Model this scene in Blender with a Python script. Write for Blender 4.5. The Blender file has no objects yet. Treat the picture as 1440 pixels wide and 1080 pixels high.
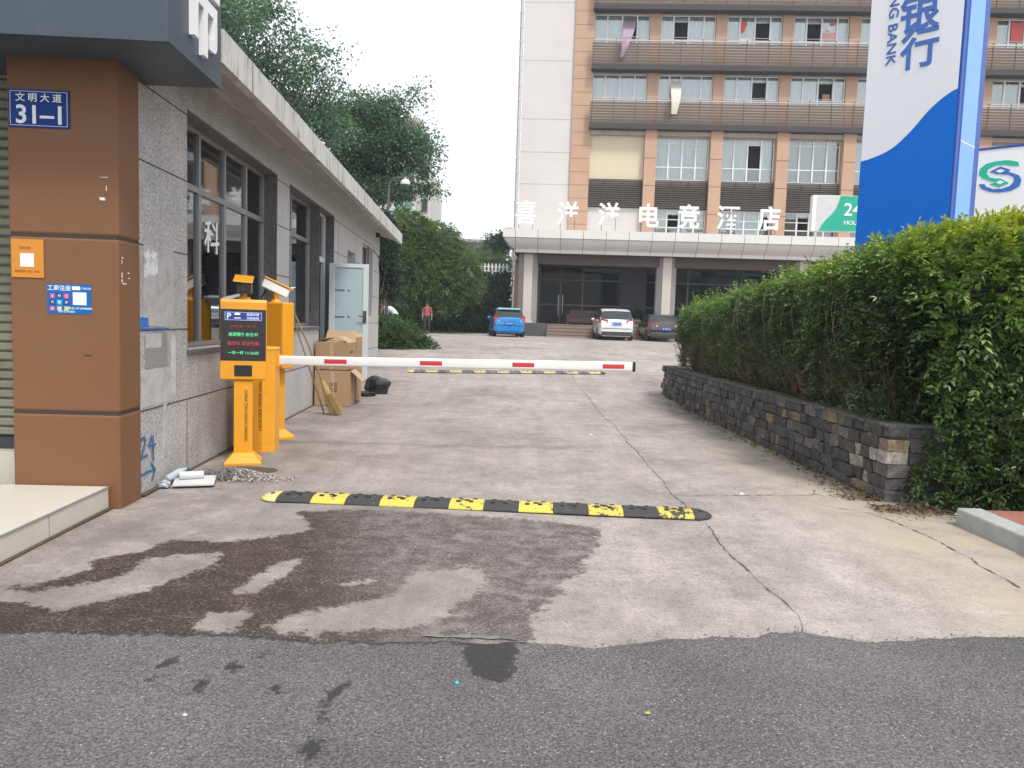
import bpy, bmesh, math, random
import numpy as np
from mathutils import Matrix, Vector
random.seed(7)
rng = np.random.default_rng(11)
C = bpy.context.scene.collection
sc = bpy.context.scene
rad = math.radians

# ---------------------------------------------------------------- camera, sky, sun, exposure
CAMZ = 1.55
cd = bpy.data.cameras.new('camera'); cam = bpy.data.objects.new('camera', cd); C.objects.link(cam)
cd.sensor_width = 36.0; cd.lens = 27.0; cd.clip_start = 0.05; cd.clip_end = 2000
pitch = math.atan(89 / 1080.0)
cam.matrix_world = Matrix.Translation((0, 0, CAMZ)) @ Matrix.Rotation(math.pi/2 - pitch, 4, 'X') @ Matrix.Rotation(0.033, 4, 'Z')
sc.camera = cam

SUN_EL, SUN_AZ = 58.0, 150.0     # degrees; azimuth clockwise from +Y (camera looks along +Y)
w = bpy.data.worlds.new('World'); sc.world = w; w.use_nodes = True
nt = w.node_tree; nt.nodes.clear()
sky = nt.nodes.new('ShaderNodeTexSky'); sky.sky_type = 'NISHITA'; sky.sun_disc = False
sky.sun_elevation = rad(SUN_EL); sky.sun_rotation = rad(SUN_AZ); sky.dust_density = 3.0; sky.air_density = 1.0
cl = nt.nodes.new('ShaderNodeMix'); cl.data_type = 'RGBA'; cl.inputs[0].default_value = 0.78
cl.inputs[7].default_value = (7.9, 8.05, 8.35, 1)      # thin bright overcast veil over the blue sky
nt.links.new(sky.outputs[0], cl.inputs[6])
bg = nt.nodes.new('ShaderNodeBackground'); bg.inputs[1].default_value = 0.10
nt.links.new(cl.outputs[2], bg.inputs[0])
wo = nt.nodes.new('ShaderNodeOutputWorld'); nt.links.new(bg.outputs[0], wo.inputs[0])

sl = bpy.data.lights.new('sun', 'SUN'); sl.energy = 1.6; sl.angle = rad(11); sl.color = (1.0, 0.95, 0.88)
so = bpy.data.objects.new('sun', sl); C.objects.link(so)
sd = Vector((math.sin(rad(SUN_AZ))*math.cos(rad(SUN_EL)), math.cos(rad(SUN_AZ))*math.cos(rad(SUN_EL)), math.sin(rad(SUN_EL))))
so.rotation_euler = sd.to_track_quat('Z', 'Y').to_euler(); so.location = sd * 60

sc.view_settings.view_transform = 'Standard'; sc.view_settings.look = 'None'
sc.view_settings.exposure = 0.92; sc.view_settings.gamma = 1.0
try: sc.view_settings.use_curve_mapping = False
except Exception: pass
sc.cycles.max_bounces = 6; sc.cycles.transparent_max_bounces = 8

# ---------------------------------------------------------------- frames and helpers
SA = rad(2.8)                                       # the lane runs 2.8 degrees left of the view
HA = rad(-3.0)
FR = {'W': ((0, 0, 0), 0.0), 'S': ((0, 0, 0), SA), 'H': ((0.03, 50.0, 0), HA)}
BASE = {}
def to_world(fr, p):
    (ox, oy, oz), a = FR[fr]; c, s = math.cos(a), math.sin(a)
    return (ox + p[0]*c - p[1]*s, oy + p[0]*s + p[1]*c, oz + p[2])
def S(u, v, z=0.0): return to_world('S', (u, v, z))
def gz(y):
    "height of the ground: flat by the street, then a ramp up to the hotel yard"
    if y < 12.5: return 0.0
    if y < 22: t = (y-12.5)/9.5; return 0.48*(t*t*(1.6-0.6*t))
    if y < 34: t = (y-22)/12.0; return 0.48 + 0.22*(t*(2-t))
    return 0.70
def tagit(o, label, cat, group=None):
    o['label'] = label; o['category'] = cat
    if group: o['group'] = group
def thing(name, label, cat, fr='W', base=(0, 0, 0), group=None, rz=0.0):
    o = bpy.data.objects.new(name, None); C.objects.link(o)
    o.empty_display_size = 0.2
    o.location = to_world(fr, base); o.rotation_euler = (0, 0, FR[fr][1] + rz)
    tagit(o, label, cat, group); BASE[o.name] = base if rz == 0 else (0, 0, 0)
    return o

class MB:
    def __init__(s): s.v = []; s.f = []; s.m = []
    def add(s, vs, fs, mi=0):
        n = len(s.v); s.v += [tuple(map(float, p)) for p in vs]
        for f in fs: s.f.append(tuple(i+n for i in f)); s.m.append(mi)
        return s
    def box(s, x0, x1, y0, y1, z0, z1, mi=0):
        return s.add([(x0,y0,z0),(x1,y0,z0),(x1,y1,z0),(x0,y1,z0),(x0,y0,z1),(x1,y0,z1),(x1,y1,z1),(x0,y1,z1)],
                     [(0,3,2,1),(4,5,6,7),(0,1,5,4),(1,2,6,5),(2,3,7,6),(3,0,4,7)], mi)
    def obox(s, c, size, rz=0, mi=0, M=None):
        a, b, d = size[0]/2, size[1]/2, size[2]/2
        R = M if M is not None else Matrix.Rotation(rz, 3, 'Z')
        vs = [Vector(c) + R @ Vector(q) for q in [(-a,-b,-d),(a,-b,-d),(a,b,-d),(-a,b,-d),(-a,-b,d),(a,-b,d),(a,b,d),(-a,b,d)]]
        return s.add(vs, [(0,3,2,1),(4,5,6,7),(0,1,5,4),(1,2,6,5),(2,3,7,6),(3,0,4,7)], mi)
    def quad(s, pts, mi=0): return s.add(pts, [tuple(range(len(pts)))], mi)
    def prism(s, pts, ax, a0, a1, mi=0):
        "closed 2-D outline pts extruded along axis ax (0 x, 1 y, 2 z)"
        n = len(pts)
        def mk(p, a):
            return (a, p[0], p[1]) if ax == 0 else ((p[0], a, p[1]) if ax == 1 else (p[0], p[1], a))
        vs = [mk(p, a0) for p in pts] + [mk(p, a1) for p in pts]
        fs = [tuple(range(n))[::-1], tuple(range(n, 2*n))] + [(i, (i+1) % n, n+(i+1) % n, n+i) for i in range(n)]
        return s.add(vs, fs, mi)
    def cone(s, p0, p1, r0, r1, n=12, mi=0, caps=True):
        p0, p1 = Vector(p0), Vector(p1); d = (p1-p0).normalized()
        q = d.to_track_quat('Z', 'Y').to_matrix(); vs = []
        for p, r in ((p0, r0), (p1, r1)):
            for i in range(n):
                a = 2*math.pi*i/n; vs.append(p + q @ Vector((r*math.cos(a), r*math.sin(a), 0)))
        fs = [(i, (i+1) % n, n+(i+1) % n, n+i) for i in range(n)]
        if caps: fs += [tuple(range(n))[::-1], tuple(range(n, 2*n))]
        return s.add(vs, fs, mi)
    def tube(s, pts, r, n=8, mi=0):
        rs = r if isinstance(r, (list, tuple)) else [r]*len(pts)
        P = [Vector(p) for p in pts]; vs = []
        for i, p in enumerate(P):
            d = (P[min(i+1, len(P)-1)] - P[max(i-1, 0)]).normalized(); q = d.to_track_quat('Z', 'Y').to_matrix()
            for k in range(n):
                a = 2*math.pi*k/n; vs.append(p + q @ Vector((rs[i]*math.cos(a), rs[i]*math.sin(a), 0)))
        fs = []
        for i in range(len(P)-1):
            for k in range(n): fs.append((i*n+k, i*n+(k+1) % n, (i+1)*n+(k+1) % n, (i+1)*n+k))
        fs += [tuple(range(n))[::-1], tuple(range((len(P)-1)*n, len(P)*n))]
        return s.add(vs, fs, mi)
    def lathe(s, prof, c=(0, 0, 0), n=16, mi=0):
        vs = []; fs = []
        for r, z in prof:
            for k in range(n):
                a = 2*math.pi*k/n; vs.append((c[0]+r*math.cos(a), c[1]+r*math.sin(a), c[2]+z))
        for i in range(len(prof)-1):
            for k in range(n): fs.append((i*n+k, i*n+(k+1) % n, (i+1)*n+(k+1) % n, (i+1)*n+k))
        fs += [tuple(range(n))[::-1], tuple(range((len(prof)-1)*n, len(prof)*n))]
        return s.add(vs, fs, mi)
    def ball(s, c, r, n=12, mi=0, sq=(1, 1, 1)):
        pr = [(max(1e-4, math.sin(math.pi*i/n)), -math.cos(math.pi*i/n)) for i in range(n+1)]
        k = len(s.v); s.lathe([(a*r, b*r) for a, b in pr], (0, 0, 0), n+4, mi)
        for i in range(k, len(s.v)):
            x, y, z = s.v[i]; s.v[i] = (c[0]+x*sq[0], c[1]+y*sq[1], c[2]+z*sq[2])
        return s
    def mesh(s, me, M=None, mi=0):
        vs = [(M @ v.co) if M is not None else v.co.copy() for v in me.vertices]
        return s.add(vs, [tuple(p.vertices) for p in me.polygons], mi)
    def xf(s, M, k=0):
        for i in range(k, len(s.v)): s.v[i] = tuple(M @ Vector(s.v[i]))
        return s
    def data(s, name, mats, shift=(0, 0, 0), smooth=None):
        me = bpy.data.meshes.new(name)
        me.from_pydata([(x-shift[0], y-shift[1], z-shift[2]) for x, y, z in s.v], [], s.f)
        for m_ in (mats if isinstance(mats, (list, tuple)) else [mats]): me.materials.append(m_)
        me.polygons.foreach_set('material_index', s.m)
        bm = bmesh.new(); bm.from_mesh(me); bmesh.ops.recalc_face_normals(bm, faces=bm.faces)
        if smooth is not None:
            for f in bm.faces: f.smooth = True
            for e in bm.edges:
                if len(e.link_faces) == 2 and e.calc_face_angle(0) > rad(smooth): e.smooth = False
        bm.to_mesh(me); bm.free(); me.update()
        return me
def part(par, name, mb, mats, bevel=0, smooth=None, label=None, base=None):
    me = mb.data(name, mats, base if base is not None else BASE.get(par.name, (0, 0, 0)), smooth)
    o = bpy.data.objects.new(name, me); C.objects.link(o); o.parent = par
    BASE[o.name] = (0, 0, 0) if base is not None else BASE.get(par.name, (0, 0, 0))
    if bevel: addbev(o, bevel)
    if label: o['label'] = label
    return o
def addbev(o, wd):
    m = o.modifiers.new('bevel', 'BEVEL'); m.width = wd; m.segments = 2; m.limit_method = 'ANGLE'; m.angle_limit = rad(35)
def solo(name, label, cat, fr, base, mb, mats, bevel=0, smooth=None, group=None, kind=None):
    me = mb.data(name, mats, base, smooth)
    o = bpy.data.objects.new(name, me); C.objects.link(o)
    o.location = to_world(fr, base); o.rotation_euler = (0, 0, FR[fr][1])
    if label: tagit(o, label, cat, group)
    if kind: o['kind'] = kind
    if bevel: addbev(o, bevel)
    BASE[o.name] = base
    return o
_txt = {}
def text_mb(body, size, depth=0.004, bold=0.0, M=None, sx=1.0, shear=0.0, mi=0, mb=None):
    "lettering as geometry: lies in its local XY plane, centred, front towards +Z, then moved by M"
    key = (body, bold, shear)
    if key not in _txt:
        cu = bpy.data.curves.new('lettering', 'FONT'); cu.body = body; cu.size = 1; cu.align_x = 'CENTER'; cu.align_y = 'CENTER'
        cu.offset = bold; cu.extrude = 0.5; cu.shear = shear; cu.resolution_u = 3
        ob = bpy.data.objects.new('lettering', cu); C.objects.link(ob)
        dg = bpy.context.evaluated_depsgraph_get(); me = bpy.data.meshes.new_from_object(ob.evaluated_get(dg))
        bpy.data.objects.remove(ob); bpy.data.curves.remove(cu); _txt[key] = me
    me = _txt[key]; vs = [v.co for v in me.vertices]
    if not vs: return mb or MB()
    cx = (min(v.x for v in vs)+max(v.x for v in vs))/2; cy = (min(v.y for v in vs)+max(v.y for v in vs))/2
    L = Matrix.Diagonal((size*sx, size, depth, 1)) @ Matrix.Translation((-cx, -cy, 0.5))
    mb = mb or MB(); mb.mesh(me, (M @ L) if M is not None else L, mi)
    return mb
def face_front(x, y, z):  return Matrix.Translation((x, y, z)) @ Matrix.Rotation(rad(90), 4, 'X')            # text facing -Y
def face_right(x, y, z):  return Matrix.Translation((x, y, z)) @ Matrix.Rotation(rad(90), 4, 'Z') @ Matrix.Rotation(rad(90), 4, 'X')   # facing +X

# ---------------------------------------------------------------- materials
def nodes_mat(name):
    m = bpy.data.materials.new(name); m.use_nodes = True; nt = m.node_tree
    return m, nt, nt.nodes['Principled BSDF'], nt.nodes, nt.links
def noise(nt, scale, detail=4, rough=0.55, vec=None, dim='3D'):
    n = nt.nodes.new('ShaderNodeTexNoise'); n.inputs['Scale'].default_value = scale
    n.inputs['Detail'].default_value = detail; n.inputs['Roughness'].default_value = rough
    if vec is not None: nt.links.new(vec, n.inputs['Vector'])
    return n.outputs['Fac']
def ramp(nt, fac, stops):
    r = nt.nodes.new('ShaderNodeValToRGB'); e = r.color_ramp.elements
    while len(e) < len(stops): e.new(0.5)
    for i, (p, c) in enumerate(stops):
        e[i].position = p; e[i].color = (c if isinstance(c, tuple) else (c, c, c)) + ((1,) if not isinstance(c, tuple) or len(c) == 3 else ())
    nt.links.new(fac, r.inputs[0]); return r.outputs[0]
def mixc(nt, fac, a, b, mode='MIX'):
    n = nt.nodes.new('ShaderNodeMix'); n.data_type = 'RGBA'; n.blend_type = mode
    for idx, val in ((0, fac), (6, a), (7, b)):
        if isinstance(val, (int, float)): n.inputs[idx].default_value = val
        elif isinstance(val, tuple): n.inputs[idx].default_value = val + (1,) if len(val) == 3 else val
        else: nt.links.new(val, n.inputs[idx])
    return n.outputs[2]
def mth(nt, op, a, b=None, clamp=False):
    n = nt.nodes.new('ShaderNodeMath'); n.operation = op; n.use_clamp = clamp
    for i, val in enumerate((a, b)):
        if val is None: continue
        if isinstance(val, (int, float)): n.inputs[i].default_value = val
        else: nt.links.new(val, n.inputs[i])
    return n.outputs[0]
def coords(nt, which='Object'): return nt.nodes.new('ShaderNodeTexCoord').outputs[which]
def attr(nt, name, out='Fac'):
    a = nt.nodes.new('ShaderNodeAttribute'); a.attribute_name = name; return a.outputs[out]
def bump(nt, h, strength, dist, bs):
    b = nt.nodes.new('ShaderNodeBump'); b.inputs['Strength'].default_value = strength; b.inputs['Distance'].default_value = dist
    nt.links.new(h, b.inputs['Height']); nt.links.new(b.outputs[0], bs.inputs['Normal'])
def plain(name, col, rough=0.5, metal=0.0, var=0.12, scale=3.0, bmp=0.0, bscale=60, spec=None, coat=0.0, dirt=None, dscale=1.3):
    m, nt, bs, N, L = nodes_mat(name); co = coords(nt)
    f = noise(nt, scale, 6, 0.6, co)
    c = mixc(nt, f, tuple(x*(1-var) for x in col), tuple(min(1, x*(1+var)) for x in col))
    if dirt:
        d = ramp(nt, noise(nt, dscale, 8, 0.7, co), [(0.48, 0.0), (0.72, 1.0)]); c = mixc(nt, mth(nt, 'MULTIPLY', d, dirt[1]), c, dirt[0])
    L.new(c, bs.inputs['Base Color']); bs.inputs['Metallic'].default_value = metal
    L.new(ramp(nt, f, [(0.2, max(0, rough-0.06)), (0.8, min(1, rough+0.08))]), bs.inputs['Roughness'])
    if spec is not None: bs.inputs['Specular IOR Level'].default_value = spec
    if coat: bs.inputs['Coat Weight'].default_value = coat; bs.inputs['Coat Roughness'].default_value = 0.08
    if bmp: bump(nt, noise(nt, bscale, 3, 0.6, co), bmp, 0.01, bs)
    return m
def leafmat(name, cols, trans=0.35, rough=0.45):
    "leaf colour varies leaf by leaf through the 'tone' attribute"
    m, nt, bs, N, L = nodes_mat(name); N.remove(bs)
    t = attr(nt, 'tone'); st = [(i/(len(cols)-1), c) for i, c in enumerate(cols)]
    c = ramp(nt, t, st)
    p = N.new('ShaderNodeBsdfPrincipled'); L.new(c, p.inputs['Base Color']); p.inputs['Roughness'].default_value = rough
    p.inputs['Specular IOR Level'].default_value = 0.5
    tr = N.new('ShaderNodeBsdfTranslucent'); L.new(mixc(nt, 1.0, c, (1.0, 1.0, 0.55), 'MULTIPLY'), tr.inputs[0])
    mx = N.new('ShaderNodeMixShader'); mx.inputs[0].default_value = trans
    L.new(p.outputs[0], mx.inputs[1]); L.new(tr.outputs[0], mx.inputs[2]); L.new(mx.outputs[0], N['Material Output'].inputs[0])
    return m
def glassmat(name, tint, trans=0.6, rough=0.03):
    m, nt, bs, N, L = nodes_mat(name); N.remove(bs)
    t = N.new('ShaderNodeBsdfTransparent'); t.inputs[0].default_value = tint + (1,)
    d = N.new('ShaderNodeBsdfGlossy'); d.inputs['Roughness'].default_value = rough; d.inputs[0].default_value = (0.9, 0.95, 0.97, 1)
    fr = N.new('ShaderNodeFresnel'); fr.inputs[0].default_value = 1.6
    f = mth(nt, 'ADD', fr.outputs[0], 1-trans-0.4, True)
    mx = N.new('ShaderNodeMixShader'); L.new(f, mx.inputs[0]); L.new(t.outputs[0], mx.inputs[1]); L.new(d.outputs[0], mx.inputs[2])
    L.new(mx.outputs[0], N['Material Output'].inputs[0]); return m
M = {}
def gmat_concrete():
    m, nt, bs, N, L = nodes_mat('worn_concrete'); co = coords(nt)
    big = noise(nt, 0.55, 8, 0.62, co); med = noise(nt, 3.5, 8, 0.65, co); fine = mth(nt, 'ADD', mth(nt, 'MULTIPLY', noise(nt, 60, 5, 0.78, co), .7), mth(nt, 'MULTIPLY', noise(nt, 16, 6, 0.75, co), .3))
    mp = N.new('ShaderNodeMapping'); mp.inputs['Scale'].default_value = (3.0, 0.5, 1); L.new(co, mp.inputs['Vector'])
    streak = noise(nt, 1.3, 8, 0.7, mp.outputs[0])
    c = ramp(nt, big, [(0.30, (0.25, 0.22, 0.203)), (0.5, (0.355, 0.316, 0.293)), (0.70, (0.42, 0.378, 0.352))])
    c = mixc(nt, 1.0, c, ramp(nt, med, [(0.3, 0.78), (0.7, 1.14)]), 'MULTIPLY')
    c = mixc(nt, 1.0, c, ramp(nt, streak, [(0.3, 0.84), (0.7, 1.10)]), 'MULTIPLY')
    c = mixc(nt, 1.0, c, ramp(nt, fine, [(0.39, 0.52), (0.47, 0.93), (0.54, 1.05), (0.61, 1.25)]), 'MULTIPLY')
    # old grime and tyre wear along the left side and sandy dust on the right, where the attribute marks it
    c = mixc(nt, mth(nt, 'MULTIPLY', mth(nt, 'MULTIPLY', attr(nt, 'grime'), ramp(nt, noise(nt, 1.6, 9, 0.72, co), [(0.36, 0.15), (0.62, 1.0)])), 0.75), c, (0.14, 0.125, 0.11))
    c = mixc(nt, mth(nt, 'MULTIPLY', attr(nt, 'sand'), ramp(nt, noise(nt, 2.2, 7, 0.7, co), [(0.35, 0.1), (0.6, 0.85)])), c, (0.40, 0.345, 0.25))
    # water stain: signed distance attribute made ragged by noise
    rag = mth(nt, 'ADD', attr(nt, 'wet'), mth(nt, 'MULTIPLY', mth(nt, 'SUBTRACT', noise(nt, 11, 12, 0.82, co), 0.5), 0.42))
    wet = ramp(nt, rag, [(0.485, 0.0), (0.515, 1.0)])
    wet = mth(nt, 'MULTIPLY', wet, mixc(nt, attr(nt, 'drying'), (1, 1, 1), ramp(nt, noise(nt, 5.5, 9, .75, co), [(.36, .35), (.54, 1.0)])))
    grit = ramp(nt, mth(nt, 'ADD', mth(nt, 'MULTIPLY', noise(nt, 55, 5, 0.8, co), 0.75), mth(nt, 'MULTIPLY', noise(nt, 6, 8, 0.7, co), 0.25)), [(0.505, 0.0), (0.575, 1.0)])
    dry = attr(nt, 'drying')
    wc = mixc(nt, grit, (0.024, 0.016, 0.012), (0.135, 0.105, 0.090))
    wd = mixc(nt, grit, (0.072, 0.058, 0.055), (0.225, 0.195, 0.188))
    wcol = mixc(nt, dry, wc, wd)
    c = mixc(nt, mth(nt, 'MULTIPLY', wet, 0.94), c, wcol)
    L.new(c, bs.inputs['Base Color'])
    rr = mixc(nt, wet, (0.85, 0.85, 0.85), mixc(nt, dry, (0.50, 0.50, 0.50), (0.75, 0.75, 0.75)))
    L.new(rr, bs.inputs['Roughness']); bs.inputs['Specular IOR Level'].default_value = 0.3
    bump(nt, mth(nt, 'ADD', fine, mth(nt, 'MULTIPLY', med, 0.8)), 0.5, 0.012, bs); return m
def gmat_asphalt():
    m, nt, bs, N, L = nodes_mat('asphalt'); co = coords(nt)
    v = N.new('ShaderNodeTexVoronoi'); v.inputs['Scale'].default_value = 78; L.new(co, v.inputs['Vector'])
    v2 = N.new('ShaderNodeTexVoronoi'); v2.inputs['Scale'].default_value = 60; L.new(co, v2.inputs['Vector'])
    big = noise(nt, 0.9, 7, 0.6, co); fine = noise(nt, 90, 5, 0.78, co)
    c = ramp(nt, big, [(0.3, (0.088, 0.083, 0.086)), (0.55, (0.122, 0.115, 0.117)), (0.75, (0.150, 0.140, 0.137))])
    c = mixc(nt, 1.0, c, ramp(nt, fine, [(0.37, 0.35), (0.5, 1.0), (0.62, 1.85)]), 'MULTIPLY')
    st = ramp(nt, v.outputs['Color'], [(0.60, 0.0), (0.85, 1.0)])
    c = mixc(nt, mth(nt, 'MULTIPLY', st, ramp(nt, v.outputs['Distance'], [(0.0, 1.0), (0.42, 0.0)])), c, (0.30, 0.285, 0.27))
    st2 = ramp(nt, v2.outputs['Color'], [(0.78, 0.0), (0.80, 1.0)])
    c = mixc(nt, mth(nt, 'MULTIPLY', st2, ramp(nt, v2.outputs['Distance'], [(0.12, 1.0), (0.3, 0.0)])), c, (0.42, 0.41, 0.39))
    c = mixc(nt, ramp(nt, noise(nt, 1.1, 9, 0.7, co), [(0.62, 0.0), (0.72, 0.35)]), c, (0.22, 0.21, 0.17))
    rag = mth(nt, 'ADD', attr(nt, 'wet'), mth(nt, 'MULTIPLY', mth(nt, 'SUBTRACT', noise(nt, 22, 8, 0.75, co), 0.5), 0.40))
    wet = ramp(nt, rag, [(0.49, 0.0), (0.53, 1.0)])
    c = mixc(nt, mth(nt, 'MULTIPLY', wet, 0.85), c, (0.022, 0.022, 0.025))
    L.new(c, bs.inputs['Base Color']); L.new(mixc(nt, wet, (0.82, 0.82, 0.82), (0.5, 0.5, 0.5)), bs.inputs['Roughness'])
    bs.inputs['Specular IOR Level'].default_value = 0.35
    bump(nt, mth(nt, 'SUBTRACT', fine, v.outputs['Distance']), 0.65, 0.012, bs); return m
def gmat_granite(name, base, speck, stain=0.5, paler=False):
    m, nt, bs, N, L = nodes_mat(name); co = coords(nt)
    f = noise(nt, 46, 4, 0.8, co); g = noise(nt, 1.6, 8, 0.68, co); h = noise(nt, 17, 5, 0.6, co)
    c = ramp(nt, f, [(0.36, tuple(x*speck for x in base)), (0.5, base), (0.63, tuple(min(1, x*1.35) for x in base))])
    c = mixc(nt, 1.0, c, ramp(nt, g, [(0.3, 0.72), (0.7, 1.18)]), 'MULTIPLY')
    c = mixc(nt, 1.0, c, ramp(nt, h, [(0.3, 0.85), (0.7, 1.1)]), 'MULTIPLY')
    mp = N.new('ShaderNodeMapping'); mp.inputs['Scale'].default_value = (2.2, 2.2, 0.25); L.new(co, mp.inputs['Vector'])
    c = mixc(nt, mth(nt, 'MULTIPLY', ramp(nt, noise(nt, 1.6, 9, 0.7, mp.outputs[0]), [(0.52, 0.0), (0.75, 1.0)]), stain), c, (0.10, 0.088, 0.074))
    if paler:                                        # the slabs from the first big window on are a paler, finer stone
        sp_ = N.new('ShaderNodeSeparateXYZ'); L.new(co, sp_.inputs[0]); c = mixc(nt, ramp(nt, mth(nt, 'MULTIPLY', sp_.outputs['Y'], .1), [(.12, 0.0), (.45, .55)]), c, mixc(nt, h, (.50, .49, .48), (.60, .59, .58)))
    L.new(c, bs.inputs['Base Color']); bs.inputs['Roughness'].default_value = 0.78
    bump(nt, f, 0.25, 0.006, bs); return m
M['concrete'] = gmat_concrete(); M['asphalt'] = gmat_asphalt()
M['granite'] = gmat_granite('granite_cladding', (0.45, 0.44, 0.425), 0.38, paler=True, stain=0.3)
M['granite_dark'] = gmat_granite('polished_dark_granite', (0.13, 0.128, 0.128), 0.5, stain=0.2)
M['plaster'] = plain('plaster_patch', (0.47, 0.46, 0.445), 0.9, var=0.18, scale=9, bmp=0.3, bscale=90, dirt=((0.24, 0.23, 0.21), 0.65), dscale=6)
M['plaster_dark'] = plain('rough_cement_patch', (0.27, 0.265, 0.255), 0.95, var=0.3, scale=30, bmp=0.4, bscale=120)
M['white_flake'] = plain('white_flaking_paint', (0.78, 0.78, 0.76), 0.9, var=0.12, scale=40, dirt=((0.20, 0.195, 0.185), 0.95), dscale=14)
M['pale_streak'] = plain('pale_plaster_streak', (0.56, 0.55, 0.53), 0.9, var=0.15, scale=14, dirt=((0.33, 0.32, 0.30), 0.8), dscale=7)
M['roof_conc'] = plain('weathered_roof_concrete', (0.52, 0.505, 0.47), 0.9, var=0.2, scale=2.5, bmp=0.2, bscale=40, dirt=((0.11, 0.105, 0.09), 0.9), dscale=2.1)
def roofedge():
    m, nt, bs, N, L = nodes_mat('stained_roof_edge'); co = coords(nt); mp = N.new('ShaderNodeMapping'); mp.inputs['Scale'].default_value = (1, 1, .16); L.new(co, mp.inputs['Vector'])
    c = mixc(nt, noise(nt, 2.2, 7, .7, co), (.46, .45, .42), (.66, .65, .62))
    st_ = mth(nt, 'MULTIPLY', ramp(nt, noise(nt, 7.5, 9, .72, mp.outputs[0]), [(.50, 0.0), (.60, 1.0)]), ramp(nt, noise(nt, .8, 5, .6, co), [(.40, .25), (.58, 1.0)]))
    c = mixc(nt, mth(nt, 'MULTIPLY', st_, .85), c, (.075, .07, .062)); c = mixc(nt, ramp(nt, noise(nt, 30, 6, .8, co), [(.58, 0.0), (.70, .7)]), c, (.12, .11, .10))
    L.new(c, bs.inputs['Base Color']); bs.inputs['Roughness'].default_value = .95; bump(nt, noise(nt, 40, 5, .7, co), .4, .01, bs); return m
M['roof_edge'] = roofedge()
M['soffit'] = plain('painted_soffit', (0.40, 0.385, 0.365), 0.9, var=0.1, scale=1.4, dirt=((0.22, 0.2, 0.18), 0.5), dscale=1.2)
M['groove'] = plain('dark_joint', (0.045, 0.04, 0.035), 0.9)
M['brown_panel'] = plain('brown_aluminium_panel', (0.185, 0.082, 0.034), 0.6, var=0.07, scale=1.5, dirt=((0.16, 0.078, 0.036), 0.5), dscale=1.6)
M['tile_cream'] = plain('cream_floor_tile', (0.56, 0.535, 0.465), 0.35, var=0.06, scale=2, dirt=((0.40, 0.36, 0.29), 0.35), dscale=1.6)
M['shutter'] = plain('grey_green_shutter', (0.20, 0.205, 0.15), 0.5, var=0.2, scale=4, dirt=((0.07, 0.075, 0.05), 0.6), dscale=3)
M['black_bar'] = plain('black_rubber_bar', (0.03, 0.032, 0.04), 0.5)
M['sign_grey'] = plain('slate_grey_sign_panel', (0.046, 0.066, 0.090), 0.42, var=0.06, scale=1.2, dirt=((0.10, 0.11, 0.13), 0.35), dscale=1.5)
M['white_letter'] = plain('white_acrylic_letter', (0.82, 0.82, 0.83), 0.4, var=0.03)
M['alu'] = plain('grey_aluminium_frame', (0.33, 0.33, 0.335), 0.4, 0.6, var=0.1)
M['alu_dark'] = plain('dark_aluminium_frame', (0.10, 0.10, 0.105), 0.45, 0.4)
M['pane_dark'] = glassmat('dark_window_glass', (0.58, 0.63, 0.62), 0.48)
M['room'] = plain('dim_room', (0.075, 0.075, 0.075), 0.9, var=0.3, scale=2)
M['curtain_grey'] = plain('grey_curtain', (0.46, 0.49, 0.49), 0.9, var=0.2, scale=4)
M['door_blue'] = plain('pale_blue_steel_door', (0.40, 0.52, 0.56), 0.4, var=0.05, scale=2, dirt=((0.30, 0.36, 0.38), 0.4), dscale=2)
M['door_frame'] = plain('white_door_frame', (0.62, 0.66, 0.68), 0.45, var=0.06)
M['chrome'] = plain('brushed_steel', (0.55, 0.55, 0.56), 0.3, 0.9)
M['yellow'] = plain('orange_yellow_powder_coat', (0.80, 0.345, 0.010), 0.36, var=0.05, scale=2.5, coat=0.25, dirt=((0.50, 0.24, 0.04), 0.35), dscale=5)
M['black'] = plain('black_plastic', (0.018, 0.018, 0.02), 0.3, var=0.2)
M['black_matt'] = plain('matt_black', (0.02, 0.02, 0.021), 0.75, var=0.2)
M['screen'] = plain('dark_led_panel', (0.028, 0.024, 0.026), 0.25, var=0.15)
M['letter_black'] = plain('black_print', (0.05, 0.028, 0.012), 0.6)
M['white_paint'] = plain('white_paint', (0.78, 0.78, 0.77), 0.35, var=0.04, scale=6, dirt=((0.55, 0.54, 0.52), 0.3), dscale=4)
M['red_film'] = plain('red_reflective_film', (0.55, 0.035, 0.04), 0.4, var=0.08, scale=10)
def emis(name, col, s):
    m, nt, bs, N, L = nodes_mat(name); bs.inputs['Base Color'].default_value = tuple(x*0.4 for x in col)+(1,)
    bs.inputs['Emission Color'].default_value = col+(1,); bs.inputs['Emission Strength'].default_value = s; return m
M['led_red'] = emis('red_led', (0.62, 0.05, 0.07), 0.55); M['led_green'] = emis('green_led', (0.12, 0.75, 0.35), 0.75)
M['led_blue'] = emis('blue_header_panel', (0.02, 0.035, 0.16), 0.6); M['led_white'] = emis('pale_led', (0.55, 0.65, 0.9), 0.8)
M['cardboard'] = plain('brown_cardboard', (0.37, 0.24, 0.135), 0.85, var=0.1, scale=5, dirt=((0.25, 0.155, 0.085), 0.5), dscale=3)
M['cardboard_in'] = plain('cardboard_inside', (0.46, 0.32, 0.20), 0.9, var=0.08)
M['straw'] = plain('broom_straw', (0.42, 0.29, 0.12), 0.9, var=0.4, scale=60)
M['wood'] = plain('worn_bamboo', (0.33, 0.22, 0.12), 0.7, var=0.3, scale=9)
M['bag'] = plain('black_bin_bag', (0.02, 0.021, 0.024), 0.25, var=0.3, bmp=0.9, bscale=14)
M['dark_green_bush'] = plain('dark_twig_mass', (0.030, 0.032, 0.018), 0.95, var=0.5, scale=12)
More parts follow.
